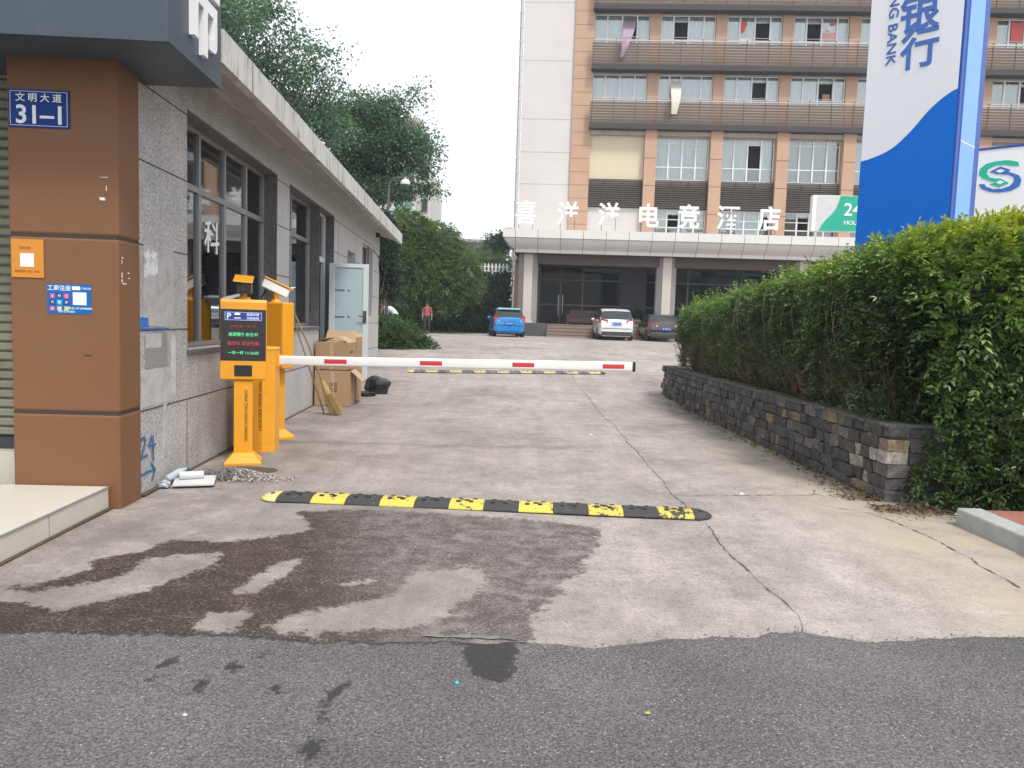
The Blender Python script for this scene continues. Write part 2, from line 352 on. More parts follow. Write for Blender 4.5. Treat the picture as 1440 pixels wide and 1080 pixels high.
M['twig'] = plain('dry_twig', (0.20, 0.15, 0.105), 0.9, var=0.3, scale=9)
M['bark'] = plain('grey_bark', (0.13, 0.105, 0.08), 0.95, var=0.35, scale=7, bmp=0.6, bscale=30)
M['soil'] = plain('dark_soil', (0.085, 0.065, 0.045), 0.98, var=0.4, scale=14, bmp=0.6, bscale=50)
M['kerb'] = plain('kerb_concrete', (0.36, 0.37, 0.36), 0.9, var=0.18, scale=6, bmp=0.3, bscale=80, dirt=((0.2, 0.2, 0.16), 0.5), dscale=4)
M['earth'] = plain('bare_earth', (0.20, 0.18, 0.14), 0.98, var=0.3, scale=2, bmp=0.4, bscale=30)
M['crack'] = plain('crack_dirt', (0.10, 0.085, 0.07), 0.98, var=0.35, scale=12)
def redpave():
    m, nt, bs, N, L = nodes_mat('red_paving'); co = coords(nt); b = N.new('ShaderNodeTexBrick'); L.new(co, b.inputs['Vector'])
    b.inputs['Scale'].default_value = 5; b.inputs['Color1'].default_value = (0.36, 0.13, 0.10, 1); b.inputs['Color2'].default_value = (0.30, 0.12, 0.095, 1)
    b.inputs['Mortar'].default_value = (0.17, 0.12, 0.1, 1); b.inputs['Mortar Size'].default_value = 0.01
    L.new(mixc(nt, 1.0, b.outputs[0], ramp(nt, noise(nt, 30, 5, .7, co), [(.3, .7), (.7, 1.2)]), 'MULTIPLY'), bs.inputs['Base Color']); bs.inputs['Roughness'].default_value = .9; return m
M['redpave'] = redpave()
def stonemat():
    m, nt, bs, N, L = nodes_mat('slate_block'); co = coords(nt); t = attr(nt, 'tone')
    c = ramp(nt, t, [(0.0, (0.058, 0.055, 0.054)), (0.45, (0.098, 0.093, 0.090)), (0.72, (0.150, 0.140, 0.130)), (0.80, (0.22, 0.165, 0.10)), (0.90, (0.33, 0.31, 0.275))])
    c = mixc(nt, 1.0, c, ramp(nt, noise(nt, 22, 7, .7, co), [(.33, .42), (.67, 1.5)]), 'MULTIPLY')
    c = mixc(nt, ramp(nt, noise(nt, 3, 8, .7, co), [(.56, 0.0), (.72, .6)]), c, (0.085, 0.088, 0.055))
    L.new(c, bs.inputs['Base Color']); bs.inputs['Roughness'].default_value = .85
    bump(nt, noise(nt, 26, 6, .7, co), .7, .02, bs); return m
M['stone'] = stonemat()
M['leaf_hedge'] = leafmat('hedge_leaf', [(0.050, 0.044, 0.024), (0.044, 0.074, 0.026), (0.080, 0.150, 0.038), (0.15, 0.26, 0.050), (0.30, 0.41, 0.055)], 0.25, 0.33)
M['leaf_lime'] = leafmat('lime_leaf', [(0.07, 0.14, 0.025), (0.16, 0.26, 0.03), (0.33, 0.41, 0.04), (0.52, 0.54, 0.06)], 0.4)
M['leaf_tree'] = leafmat('banyan_leaf', [(0.018, 0.050, 0.047), (0.042, 0.100, 0.086), (0.085, 0.170, 0.125), (0.15, 0.25, 0.14)], 0.4)
M['leaf_mid'] = leafmat('shrub_leaf', [(0.02, 0.045, 0.02), (0.045, 0.09, 0.032), (0.085, 0.16, 0.05), (0.17, 0.26, 0.075)], 0.35)
M['leaf_far'] = leafmat('distant_leaf', [(0.07, 0.12, 0.07), (0.12, 0.20, 0.10), (0.20, 0.29, 0.13)], 0.35)
M['leaf_vine'] = leafmat('vine_leaf', [(0.008, 0.024, 0.020), (0.014, 0.037, 0.028), (0.026, 0.058, 0.036), (0.05, 0.09, 0.05)], 0.2)
M['leaf_dry'] = leafmat('dry_leaf', [(0.06, 0.035, 0.02), (0.13, 0.08, 0.045), (0.20, 0.13, 0.07)], 0.1)

# ---------------------------------------------------------------- ground, lane, street
WET = [(-2.45,3.47),(-1.7,3.49),(-1.19,3.47),(-0.69,3.47),(-0.19,3.51),(0.04,3.53),(0.14,3.53),(0.13,3.68),(0.18,4.01),(0.32,4.29),(0.31,4.47),(0.48,4.68),(0.52,4.97),(0.65,5.31),(0.69,5.74),(0.45,5.86),(0.03,5.92),(-0.64,5.99),(-1.21,6.02),(-1.66,5.89),(-1.48,5.62),(-1.39,5.39),(-1.59,5.23),(-1.86,5.07),(-2.26,5.06),(-2.33,4.81),(-2.54,4.61),(-2.47,4.45),(-2.6,4.24),(-2.63,4.13),(-2.87,4.07),(-3.0,3.9),(-2.9,3.5)]
DRY = [[(-2.93,4.15),(-2.56,4.05),(-2.41,4.15),(-2.2,4.41),(-2.25,4.64),(-2.09,4.77),(-1.82,4.83),(-1.8,4.62),(-1.86,4.44),(-1.93,4.31),(-1.99,4.1),(-2.11,3.96),(-2.29,3.79),(-2.38,3.88),(-2.74,3.89)],
       [(-1.51,4.12),(-1.49,4.35),(-1.44,4.59),(-1.31,4.81),(-1.29,4.67),(-1.33,4.37),(-1.38,4.16)],
       [(-1.52,3.67),(-1.5,3.84),(-1.34,3.91),(-1.3,3.9),(-1.33,3.73),(-1.29,3.61),(-1.48,3.61)],
       [(-1.1,3.85),(-0.87,3.99),(-0.58,4.23),(-0.59,4.44),(-0.55,4.58),(-0.44,4.62),(-0.21,4.76),(-0.09,4.49),(-0.18,4.21),(-0.3,4.02),(-0.26,3.92),(-0.39,3.77),(-0.73,3.67),(-0.85,3.66),(-0.9,3.57),(-0.97,3.65),(-1.08,3.6),(-1.18,3.7)],
       [(-0.95,4.32),(-0.79,4.45),(-0.75,4.4),(-0.86,4.29)]]
ROADWET = [[(-0.19,3.56),(0.04,3.58),(0.07,3.56),(0.06,3.32),(0.03,3.17),(-0.05,3.14),(-0.13,3.21),(-0.18,3.38)],
           [(-1.5,3.19),(-1.49,3.26),(-1.42,3.33),(-1.42,3.25),(-1.47,3.18)],[(-1.49,3.08),(-1.47,3.13),(-1.43,3.13),(-1.46,3.07)],
           [(-1.21,3.23),(-1.19,3.28),(-1.13,3.23),(-1.16,3.13)],[(-1.12,3.31),(-1.08,3.39),(-1.05,3.35),(-1.09,3.28)],
           [(-1.27,3.08),(-1.24,3.1),(-1.2,3.05),(-1.21,2.97),(-1.25,3.0)],[(-0.95,3.02),(-0.95,3.1),(-0.89,3.02),(-0.91,3.0)],
           [(-0.72,2.6),(-0.68,2.69),(-0.62,2.67),(-0.63,2.56),(-0.67,2.53)],[(-0.71,2.79),(-0.70,3.07),(-0.64,3.14),(-0.63,3.08),(-0.67,2.98),(-0.67,2.77)]]
EDGE = [(-60,3.3),(-8,3.42),(-3.36,3.49),(-2.39,3.53),(-1.89,3.54),(-1.39,3.57),(-0.87,3.53),(-0.37,3.55),(0.14,3.59),(0.42,3.56),(0.67,3.64),(1.03,3.72),(1.31,3.79),(1.54,3.84),(1.69,3.76),(1.85,3.72),(2.15,3.8),(2.71,3.88),(3.79,4.02),(8,4.1),(60,4.1)]
def sdf(P, poly):
    "signed distance, positive inside"
    A = np.array(poly); B = np.roll(A, -1, 0); d = np.full(len(P), 1e9); ins = np.zeros(len(P), bool)
    for (ax, ay), (bx, by) in zip(A, B):
        ex, ey = bx-ax, by-ay; px_, py_ = P[:, 0]-ax, P[:, 1]-ay
        t = np.clip((px_*ex+py_*ey)/(ex*ex+ey*ey+1e-12), 0, 1)
        d = np.minimum(d, np.hypot(px_-t*ex, py_-t*ey))
        if ay != by:
            c = ((ay > P[:, 1]) != (by > P[:, 1])) & (P[:, 0] < (bx-ax)*(P[:, 1]-ay)/(by-ay)+ax); ins ^= c
    return np.where(ins, d, -d)
def sheet(name, xs, ys, mat, zf, attrs, kind='structure'):
    X, Y = np.meshgrid(xs, ys); P = np.stack([X.ravel(), Y.ravel()], 1)
    Z = np.array([zf(x, y) for x, y in P]); nx, ny = len(xs), len(ys)
    i = np.arange(nx*ny).reshape(ny, nx)
    F = np.stack([i[:-1, :-1], i[:-1, 1:], i[1:, 1:], i[1:, :-1]], -1).reshape(-1, 4)
    me = bpy.data.meshes.new(name); me.from_pydata(np.column_stack([P, Z]).tolist(), [], F.tolist())
    for an, fn in attrs.items():
        a = me.attributes.new(an, 'FLOAT', 'POINT'); a.data.foreach_set('value', fn(P).astype(np.float32))
    me.materials.append(mat); o = bpy.data.objects.new(name, me); C.objects.link(o); o['kind'] = kind; return o
def sstep(x, a, b): t = np.clip((x-a)/(b-a), 0, 1); return t*t*(3-2*t)
def wetf(P):
    d = sdf(P, WET)
    for q in DRY: d = np.minimum(d, -sdf(P, q))
    return np.clip(0.5 + d*0.9, 0, 1)
def u_of(P): return P[:, 0]*math.cos(SA) + P[:, 1]*math.sin(SA)
xs = np.concatenate([np.linspace(-40, -14, 8), np.linspace(-12, -3.6, 12), np.arange(-3.3, 1.2, 0.022), np.arange(1.22, 4.2, 0.1), np.linspace(4.6, 14, 12), np.linspace(16, 60, 10)])
ys = np.concatenate([np.arange(3.1, 6.4, 0.022), np.arange(6.42, 14, 0.16), np.linspace(14.2, 40, 50), np.linspace(42, 70, 8)])
wav = lambda x, y: 0.006*math.sin(x*1.7+0.6*y)+0.005*math.sin(y*2.3-x)
sheet('driveway', xs, ys, M['concrete'], lambda x, y: gz(y)+(wav(x, y) if 4.2 < y < 12 else 0.0),
      {'wet': wetf, 'drying': lambda P: sstep(P[:, 0]+0.25*(P[:, 1]-4.5), -1.25, -0.45),
       'grime': lambda P: np.clip(1.0*(1-sstep(u_of(P), -2.4, -0.9))*(1-0.7*sstep(P[:, 1], 11, 22)) + 0.62*(1-sstep(P[:, 1], 5.8, 7.6))*(1-sstep(P[:, 0], -1.2, 1.2))+0.30*np.exp(-((u_of(P)+0.4)/0.6)**2)*(P[:, 1] < 14) + 1.2*np.clip(1-(3.46-0.0308*(P[:, 1]-7)-P[:, 0])/.42, 0, 1)*sstep(P[:, 1], 6.2, 6.9)*(P[:, 1] < 16.5), 0, 1),
       'sand': lambda P: np.clip(sstep(P[:, 0], 2.1, 3.1)*(1-sstep(P[:, 1], 7.5, 13)) + 0.0, 0, 1)})
sheet('ground', np.concatenate([np.linspace(-120, -40, 6), np.linspace(-38, 38, 20), np.linspace(40, 120, 6)]), np.concatenate([np.linspace(-60, 3, 6), np.linspace(4, 70, 70), np.linspace(80, 205, 8)]), M['earth'], lambda x, y: gz(y)-0.06, {})
# the street: asphalt sheet with a ragged edge laid over the concrete
ex = np.concatenate([np.linspace(-60, -4, 15), np.arange(-3.4, 4.2, 0.022), np.linspace(4.6, 60, 15)])
ey = np.interp(ex, [p[0] for p in EDGE], [p[1] for p in EDGE])
ey = ey + np.convolve(rng.normal(0, 0.022, len(ex)), np.ones(5)/5, 'same') + 0.006*np.sin(ex*9) + 0.005*np.sin(ex*23+1)
rows = np.concatenate([np.linspace(-14, 2.2, 8), np.linspace(2.3, 3.3, 46), [3.36, 3.42]])
nv = len(rows)+8
V_ = []; 
for x, e in zip(ex, ey):
    top = np.linspace(3.42, max(e, 3.44), 9)[1:]
    for y in list(rows)+list(top): V_.append((x, y, 0.014 if y < e-0.015 else 0.004))
idx = np.arange(len(V_)).reshape(len(ex), nv)
F_ = np.stack([idx[:-1, :-1], idx[1:, :-1], idx[1:, 1:], idx[:-1, 1:]], -1).reshape(-1, 4)
me = bpy.data.meshes.new('road'); me.from_pydata(V_, [], F_.tolist()); P_ = np.array(V_)[:, :2]
dd = np.full(len(P_), -9.0)
for q in ROADWET: dd = np.maximum(dd, sdf(P_, q))
edge_d = np.interp(P_[:, 0], ex, ey) - P_[:, 1]
lft = 1-sstep(P_[:, 0], 0.1, 0.5)
dd = np.maximum(dd, (0.045 - edge_d)*lft - 5*(1-lft))          # damp rim where the stain drains onto the street
a = me.attributes.new('wet', 'FLOAT', 'POINT'); a.data.foreach_set('value', np.clip(0.5+dd*2.2, 0, 1).astype(np.float32))
me.materials.append(M['asphalt']); o = bpy.data.objects.new('road', me); C.objects.link(o); o['kind'] = 'structure'
pm_, pn_, pb_, _, _ = nodes_mat('shallow_water'); pb_.inputs['Base Color'].default_value = (.09, .085, .08, 1); pb_.inputs['Roughness'].default_value = .04; pb_.inputs['Specular IOR Level'].default_value = 1.0
pq = [(-.40+.025*i, 3.635+.012*math.sin(i*.9)+.010*math.sin(i*2.3)+.022*math.sin(math.pi*i/20), ) for i in range(21)]; pq += [(-.40+.025*i, 3.622+.006*math.sin(i*1.3)) for i in range(20, -1, -1)]
o = bpy.data.meshes.new('puddle'); o.from_pydata([(x, y, 0.0062) for x, y in pq], [], [tuple(range(len(pq)))]); o.materials.append(pm_); o = bpy.data.objects.new('puddle', o); C.objects.link(o); o['kind'] = 'structure'
# cracks and joints in the concrete: thin ragged strips of dirt lying in the surface
CRACKS = [([(1.58,6.0),(1.54,5.5),(1.55,5.01),(1.56,4.65),(1.57,4.35),(1.58,4.1),(1.56,3.93),(1.53,3.83)], 0.016), ([(1.54,6.04),(1.54,6.54),(1.49,6.91),(1.53,7.82),(1.53,8.93),(1.54,10.82),(1.54,13.05),(1.50,15.0),(1.47,19),(1.42,26),(1.35,36)], 0.016),
          ([(1.48,6.94),(1.62,6.87),(1.86,6.93),(2.27,6.99),(2.62,7.07),(2.92,7.15)], 0.022), ([(-1.64,13.0),(-0.82,13.1),(0.15,13.2),(1.54,13.3)], 0.014),
          ([(2.75,6.8),(2.9,6.62),(3.1,6.5),(3.2,6.2),(3.22,5.66),(3.2,5.18),(3.17,4.62)], 0.02), ([(0.3,9.6),(0.8,9.5),(1.52,9.55)], 0.008), ([(-0.9,20.9),(0.6,21.2),(1.45,21.3)], 0.014), ([(1.45,24.0),(2.3,22.8),(2.6,21.9)], 0.02)]
cm = MB()
for pts, wd in CRACKS:
    d = [0]
    for p, q in zip(pts, pts[1:]): d.append(d[-1]+math.dist(p, q))
    n = max(8, int(d[-1]/0.045)); t = np.linspace(0, d[-1], n)
    X = np.interp(t, d, [p[0] for p in pts]); Yv = np.interp(t, d, [p[1] for p in pts])
    jit = np.cumsum(rng.normal(0, 0.006, n)); jit -= np.linspace(0, jit[-1], n)
    vs = []
    for i in range(n):
        j = min(i+1, n-1); k = max(i-1, 0); tx, ty = X[j]-X[k], Yv[j]-Yv[k]; l = math.hypot(tx, ty) or 1; nx_, ny_ = -ty/l, tx/l
        ww = wd*(0.15+1.25*rng.random()**2.2)*0.36; c = jit[i]
        for sgn in (-1, 1):
            px_, py_ = X[i]+nx_*(c+sgn*ww), Yv[i]+ny_*(c+sgn*ww); vs.append((px_, py_, gz(py_)+(wav(px_, py_) if 4.2 < py_ < 12 else 0)+0.005))
    cm.add(vs, [(2*i, 2*i+1, 2*i+3, 2*i+2) for i in range(n-1)])
solo('pavement_cracks', None, None, 'W', (0, 0, 0), cm, M['crack'], kind='structure')
# pavement on the right with its kerb
rp = MB().box(3.93, 16, 4.0, 6.22, -0.02, 0.125)
solo('pavement', None, None, 'W', (3.93, 4.0, 0), rp, M['redpave'], kind='structure')
kb = MB()
for i in range(3):
    y0 = 6.25-0.9*i; x0 = 3.70-0.02*i; kb = MB().prism([(x0, y0-0.89), (x0+0.215, y0-0.89), (x0+0.215, y0), (x0, y0)], 2, -0.03, 0.135)
    solo('kerb_stone', ['grey concrete kerb stone at the far end of the red pavement, its cut end showing', 'grey concrete kerb stone beside the red pavement at the right edge of the photo', 'grey concrete kerb stone of the red pavement nearest the street'][i], 'kerb', 'W', (x0, y0, 0), kb, M['kerb'], bevel=0.018, group='kerb stones along the red pavement')

# ---------------------------------------------------------------- single-storey building on the left (design axes u, v, z of the lane)
b = thing('roadside_building', 'single storey grey granite clad building with flat overhanging roof along the left of the lane', 'building', 'S', (-2.75, 6.4, 0))
UW = -2.75
def wall_holes(mb, v0, v1, z0, z1, holes, u=UW, th=0.24):
    "wall slab with rectangular openings (v0,v1,z0,z1), holes sorted along v"
    cur = v0
    for (a, c, d, e) in holes:
        mb.box(u-th, u, cur, a, z0, z1)
        if d > z0: mb.box(u-th, u, a, c, z0, d)
        if e < z1: mb.box(u-th, u, a, c, e, z1)
        cur = c
    mb.box(u-th, u, cur, v1, z0, z1)
W1 = (7.48, 10.76, 1.17, 3.42); W2 = (11.45, 13.62, 1.34, 3.42); D1 = (13.62, 14.95, 0.0, 3.42); W3 = (16.5, 17.5, 2.5, 2.93); W4 = (18.6, 20.4, 1.55, 3.29)
wl = MB(); wall_holes(wl, 6.385, 21.8, -0.05, 3.80, [W1, W2, D1, W3, W4])
wl.box(-9, UW-0.24, 21.56, 21.8, -0.05, 3.8); wl.box(-9, -8.76, 6.4, 21.56, -0.05, 3.8)
wall = part(b, 'wall', wl, M['granite'])
jt = MB()                                            # joints between the granite slabs
for z in (0.70, 1.37, 2.07, 2.75, 3.36):
    segs = [(6.39, 21.8)]
    for (a, c, d, e) in (W1, W2, D1, W3, W4):
        if d < z < e: segs = [s2 for s in segs for s2 in ((s[0], min(s[1], a)), (max(s[0], c), s[1])) if s2[1]-s2[0] > 0.02]
    for s_, e_ in segs: jt.box(UW-0.02, UW+0.003, s_, e_, z-0.005, z+0.005)
for v in (7.46, 9.1, 11.2, 13.3, 15.4, 17.6, 19.6):
    zt = 1.16 if (W1[0] < v < W1[1]) else (1.33 if W2[0] < v < W2[1] else 3.36)
    jt.box(UW-0.02, UW+0.003, v-0.003, v+0.003, 0, min(zt, 0.70) if v < 15 else zt)
part(b, 'slab_joints', jt, M['groove'])
rv = MB()                                            # dark polished reveals of the openings
for (a, c, d, e) in (W1, W2, D1):
    rv.box(UW-0.23, UW-0.002, c-0.02, c+0.002, max(d, 0.0), e)
rv.box(UW-0.23, UW-0.002, 7.47, 10.76, 3.40, 3.423); rv.box(UW-0.23, UW-0.002, 11.45, 14.95, 3.40, 3.423)
part(b, 'reveal', rv, M['granite_dark'])
rf = MB()
rf.prism([(UW-0.02, 3.80), (-2.24, 3.635), (-2.24, 3.585), (-2.15, 3.585), (-2.15, 3.855), (-9.1, 4.02), (-9.1, 3.80)], 1, 6.62, 21.9)
rf.v = [(p[0], p[1], p[2]) for p in rf.v]
roof = part(b, 'roof', rf, M['roof_conc'], bevel=0.008)
re_ = MB().box(-2.1499, -2.141, 6.625, 21.895, 3.583, 3.857)
part(roof, 'roof_edge', re_, M['roof_edge'])
sf = MB().quad([(UW+0.002, 6.66, 3.795), (-2.245, 6.66, 3.630), (-2.245, 21.86, 3.630), (UW+0.002, 21.86, 3.795)])
part(b, 'soffit', sf, M['soffit'])
cj = MB()                                            # dark weathering joints across the roof edge
for v in (7.45, 12.3, 17.1): cj.box(-2.145, -2.1385, v, v+0.012, 3.585, 3.856)
part(b, 'roof_joint', cj, M['groove'])
room = MB().box(-8.7, -3.05, 6.7, 21.5, 0.02, 3.75); part(b, 'interior', room, M['room'])
def window_s(v0, v1, z0, z1, uprights, bar, lower_uprights, doorhole=None):
    fr = MB(); u = UW-0.20; t = 0.024
    def bar_v(v, za, zb, wd=t): fr.box(u-0.03, u+0.03, v-wd, v+wd, za, zb)
    def bar_h(va, vb, z, wd=t): fr.box(u-0.03, u+0.03, va, vb, z-wd, z+wd)
    bar_h(v0, v1, z0+0.03); bar_h(v0, v1, z1-0.03); bar_h(v0, v1, bar, 0.032)
    bar_v(v0+0.028, z0+0.055, bar-0.033); bar_v(v1-0.028, z0+0.055, bar-0.033); bar_v(v0+0.028, bar+0.033, z1-0.055); bar_v(v1-0.028, bar+0.033, z1-0.055)
    for v in uprights: bar_v(v, bar+0.033, z1-0.055)
    for v in lower_uprights: bar_v(v, z0+0.055, bar-0.033, 0.032)
    f = part(b, 'window', fr, M['alu'], bevel=0.004)
    g = MB().box(u-0.008, u-0.002, v0+0.02, v1-0.02, z0+0.03, z1-0.03); part(f, 'pane', g, M['pane_dark'])
    cu = MB()
    n = int((v1-v0)*26); vs = []
    for i in range(n+1):
        v = v0+(v1-v0)*i/n; uu = u-0.07+0.022*math.sin(i*1.3)+0.012*math.sin(i*0.47); vs += [(uu, v, z0), (uu, v, z1)]
    cu.add(vs, [(2*i, 2*i+2, 2*i+3, 2*i+1) for i in range(n) if not (0.27 < (i/n) < 0.36)])
    part(f, 'curtain', cu, M['curtain_grey'], smooth=80)
    return f
w1 = window_s(W1[0], W1[1], W1[2], W1[3], [8.31, 9.12, 9.94], 2.79, [8.31, 9.12, 9.94])
tm = text_mb('科', 0.37, 0.004, 0.015, face_right(UW-0.196, 8.74, 2.36), sx=1.35); part(w1, 'window_lettering', tm, M['white_letter'])
w2 = window_s(W2[0], W2[1], W2[2], W2[3], [12.28], 2.79, [12.28])
dfm = MB(); u = UW-0.20                               # fanlight and frame of the doorway
for v in (13.65, 14.92): dfm.box(u-0.04, u+0.04, v-0.03, v+0.03, 0.32, 3.37)
dfm.box(u-0.04, u+0.04, 13.68, 14.89, 2.52, 2.62); dfm.box(u-0.04, u+0.04, 13.68, 14.89, 3.37, 3.40)
dw = part(b, 'doorway', dfm, M['door_frame'], bevel=0.004)
part(dw, 'pane', MB().box(u-0.006, u, 13.68, 14.89, 2.62, 3.37), M['pane_dark'])
part(dw, 'threshold', MB().box(UW-0.24, UW+0.14, 13.62, 14.95, 0.0, 0.31), M['kerb'], bevel=0.01)
part(dw, 'inner_panel', MB().box(u-0.20, u-0.17, 13.68, 14.3, 0.32, 2.5), M['curtain_grey'])
# the steel door leaf, swung open across the lane side
dl = MB(); v = 14.53
dl.box(-2.74, -2.02, v-0.05, v, 0.37, 2.50)
lf = part(b, 'door', dl, M['door_blue'], bevel=0.006)
fm = MB(); fm.box(-2.742, -2.64, v-0.066, v-0.051, 0.368, 2.502); fm.box(-2.12, -2.018, v-0.066, v-0.051, 0.368, 2.502)
fm.box(-2.64, -2.12, v-0.066, v-0.051, 2.43, 2.502); fm.box(-2.64, -2.12, v-0.066, v-0.051, 0.368, 0.43)
part(lf, 'door_border', fm, M['door_frame'], bevel=0.004)
hl = MB().box(-2.105, -2.045, v-0.085, v-0.067, 1.42, 1.64).cone((-2.075, v-0.08, 1.54), (-2.075, v-0.13, 1.54), 0.012, 0.012, 8).cone((-2.075, v-0.125, 1.54), (-2.19, v-0.125, 1.54), 0.011, 0.009, 8)
part(lf, 'handle', hl, M['alu_dark'])
rr = MB()
for z in (1.53, 2.02): rr.cone((-2.63, v-0.062, z), (-2.46, v-0.062, z), 0.008, 0.008, 6); rr.lathe([(0.022, 0), (0.02, 0.01), (0.004, 0.014)], (0, 0, 0), 10); \
    [rr.v.__setitem__(k, (rr.v[k][0]-2.37, v-0.052-rr.v[k][2], z+rr.v[k][1])) for k in range(len(rr.v)-30, len(rr.v))]
part(lf, 'lock_rods', rr, M['chrome'])
def small_opening(v0, v1, z0, z1, cross):
    u = UW-0.19; fr = MB()
    fr.box(u-0.02, u+0.02, v0, v0+0.04, z0, z1); fr.box(u-0.02, u+0.02, v1-0.04, v1, z0, z1)
    fr.box(u-0.02, u+0.02, v0+0.04, v1-0.04, z0, z0+0.04); fr.box(u-0.02, u+0.02, v0+0.04, v1-0.04, z1-0.04, z1)
    if cross: fr.box(u-0.02, u+0.02, v0+0.04, v1-0.04, cross-0.02, cross+0.02)
    f = part(b, 'window', fr, M['alu_dark']); part(f, 'pane', MB().box(u-0.012, u-0.004, v0+0.03, v1-0.03, z0+0.03, z1-0.03), M['pane_dark'])
small_opening(*W3, None); small_opening(*W4, 2.75)
part(b, 'window_sill', MB().box(UW-0.14, UW+0.03, W1[0]-0.02, W1[1]+0.02, W1[2]-0.05, W1[2]-0.001), M['granite_dark'], bevel=0.005)
part(b, 'window_sill', MB().box(UW-0.14, UW+0.03, W2[0]-0.02, W2[1], W2[2]-0.05, W2[2]-0.001), M['granite_dark'], bevel=0.005)
cb = MB()
cb.tube([(UW+0.03, 21.5, 3.7), (UW+0.05, 21.6, 3.4), (UW+0.02, 21.55, 3.0), (UW+0.03, 21.7, 2.6), (UW+0.02, 21.7, 1.6)], 0.012, 6)
cb.tube([(UW+0.02, 21.2, 3.2), (UW+0.16, 21.6, 3.05), (UW+0.35, 22.1, 2.9)], 0.01, 5); cb.tube([(UW+0.02, 20.4, 3.28), (UW+0.1, 21.2, 3.05), (UW+0.06, 21.8, 2.9)], 0.01, 5)
cb.ball((UW+0.04, 21.0, 3.72), 0.07, 8)
part(b, 'cable', cb, M['black_matt'], smooth=60)
def blob(n, cx, cy, rx, ry, jag, seed, rect=True):
    r = np.random.default_rng(seed); pts = []
    n *= 3; jj = r.random(n); jj = 0.55*np.convolve(np.concatenate([jj[-4:], jj, jj[:4]]), np.ones(9)/9, 'valid')*2 - 0.3 + 0.25*jj
    for i in range(n):
        a = 2*math.pi*i/n; c, s = math.cos(a), math.sin(a)
        k = 1/max(abs(c), abs(s)) if rect else 1
        j = 1-jag*jj[i]; pts.append((cx+rx*c*k*j, cy+ry*s*k*j))
    return pts
def patch(pts, off, mat, name='plaster_patch', label=None):
    part(b, name, MB().prism(pts, 0, UW-0.001, UW+off), mat, label=label)
patch(blob(40, 6.82, 1.74, 0.32, 0.345, 0.06, 1), 0.0035, M['plaster'], label='smooth grey cement patch below the white flakes')
patch(blob(50, 6.66, 1.93, 0.16, 0.13, 0.55, 2), 0.0060, M['white_flake'], label='white flaking paint on the wall')
patch(blob(40, 6.76, 1.20, 0.24, 0.155, 0.1, 3), 0.0038, M['plaster_dark'], label='dark rough cement patch')
patch(blob(40, 6.70, 1.28, 0.17, 0.065, 0.12, 4), 0.0060, M['plaster'])
patch(blob(60, 6.80, 0.88, 0.38, 0.165, 0.14, 5), 0.0036, M['plaster'], label='pale plaster band above the painted number')
patch(blob(60, 7.13, 1.05, 0.06, 0.30, 0.35, 6), 0.0045, M['pale_streak'], label='thin pale streak of plaster')
patch(blob(60, 7.10, 1.78, 0.035, 0.28, 0.35, 8), 0.0045, M['plaster'])
patch(blob(60, 6.95, 0.45, 0.06, 0.30, 0.5, 9), 0.0040, M['plaster'])
M['blue_spray'] = plain('blue_spray_paint', (0.025, 0.13, 0.34), 0.6, var=0.25, scale=30)
M['blue_paint'] = plain('bright_blue_paint', (0.03, 0.16, 0.55), 0.5, var=0.2, scale=20)
def stroke(mb, pts, wd, u=UW+0.006):
    for (p, q) in zip(pts, pts[1:]):
        d = Vector((q[0]-p[0], q[1]-p[1])); l = d.length or 1; n = Vector((-d.y, d.x))/l*wd/2; e = d/l*wd*0.3
        mb.add([(u, p[0]-e.x+n.x, p[1]-e.y+n.y), (u, p[0]-e.x-n.x, p[1]-e.y-n.y), (u, q[0]+e.x-n.x, q[1]+e.y-n.y), (u, q[0]+e.x+n.x, q[1]+e.y+n.y)], [(0, 1, 2, 3)])
        u += 0.0003
nm = MB()
stroke(nm, [(6.42, 0.43), (6.45, 0.47), (6.50, 0.475), (6.52, 0.44), (6.50, 0.40), (6.45, 0.34), (6.42, 0.30), (6.50, 0.315), (6.55, 0.315)], 0.022)
stroke(nm, [(6.645, 0.47), (6.60, 0.41), (6.585, 0.385), (6.72, 0.385)], 0.022, UW+0.009); stroke(nm, [(6.665, 0.46), (6.66, 0.38), (6.665, 0.25)], 0.026, UW+0.0115)
stroke(nm, [(6.41, 0.165), (6.56, 0.17), (6.70, 0.165)], 0.022); stroke(nm, [(6.63, 0.23), (6.71, 0.165), (6.64, 0.08)], 0.024, UW+0.009)
part(b, 'painted_number', nm, M['blue_spray'], label='blue sprayed number 24 with an arrow below it')
bp = MB().prism(blob(26, 6.49, 1.44, 0.13, 0.045, 0.5, 21), 0, UW, UW+0.007)
stroke(bp, [(6.39, 1.385), (6.7, 1.38), (7.02, 1.378)], 0.014, UW+0.008)
part(b, 'blue_paint_daub', bp, M['blue_paint'], label='bright blue paint daub and line')
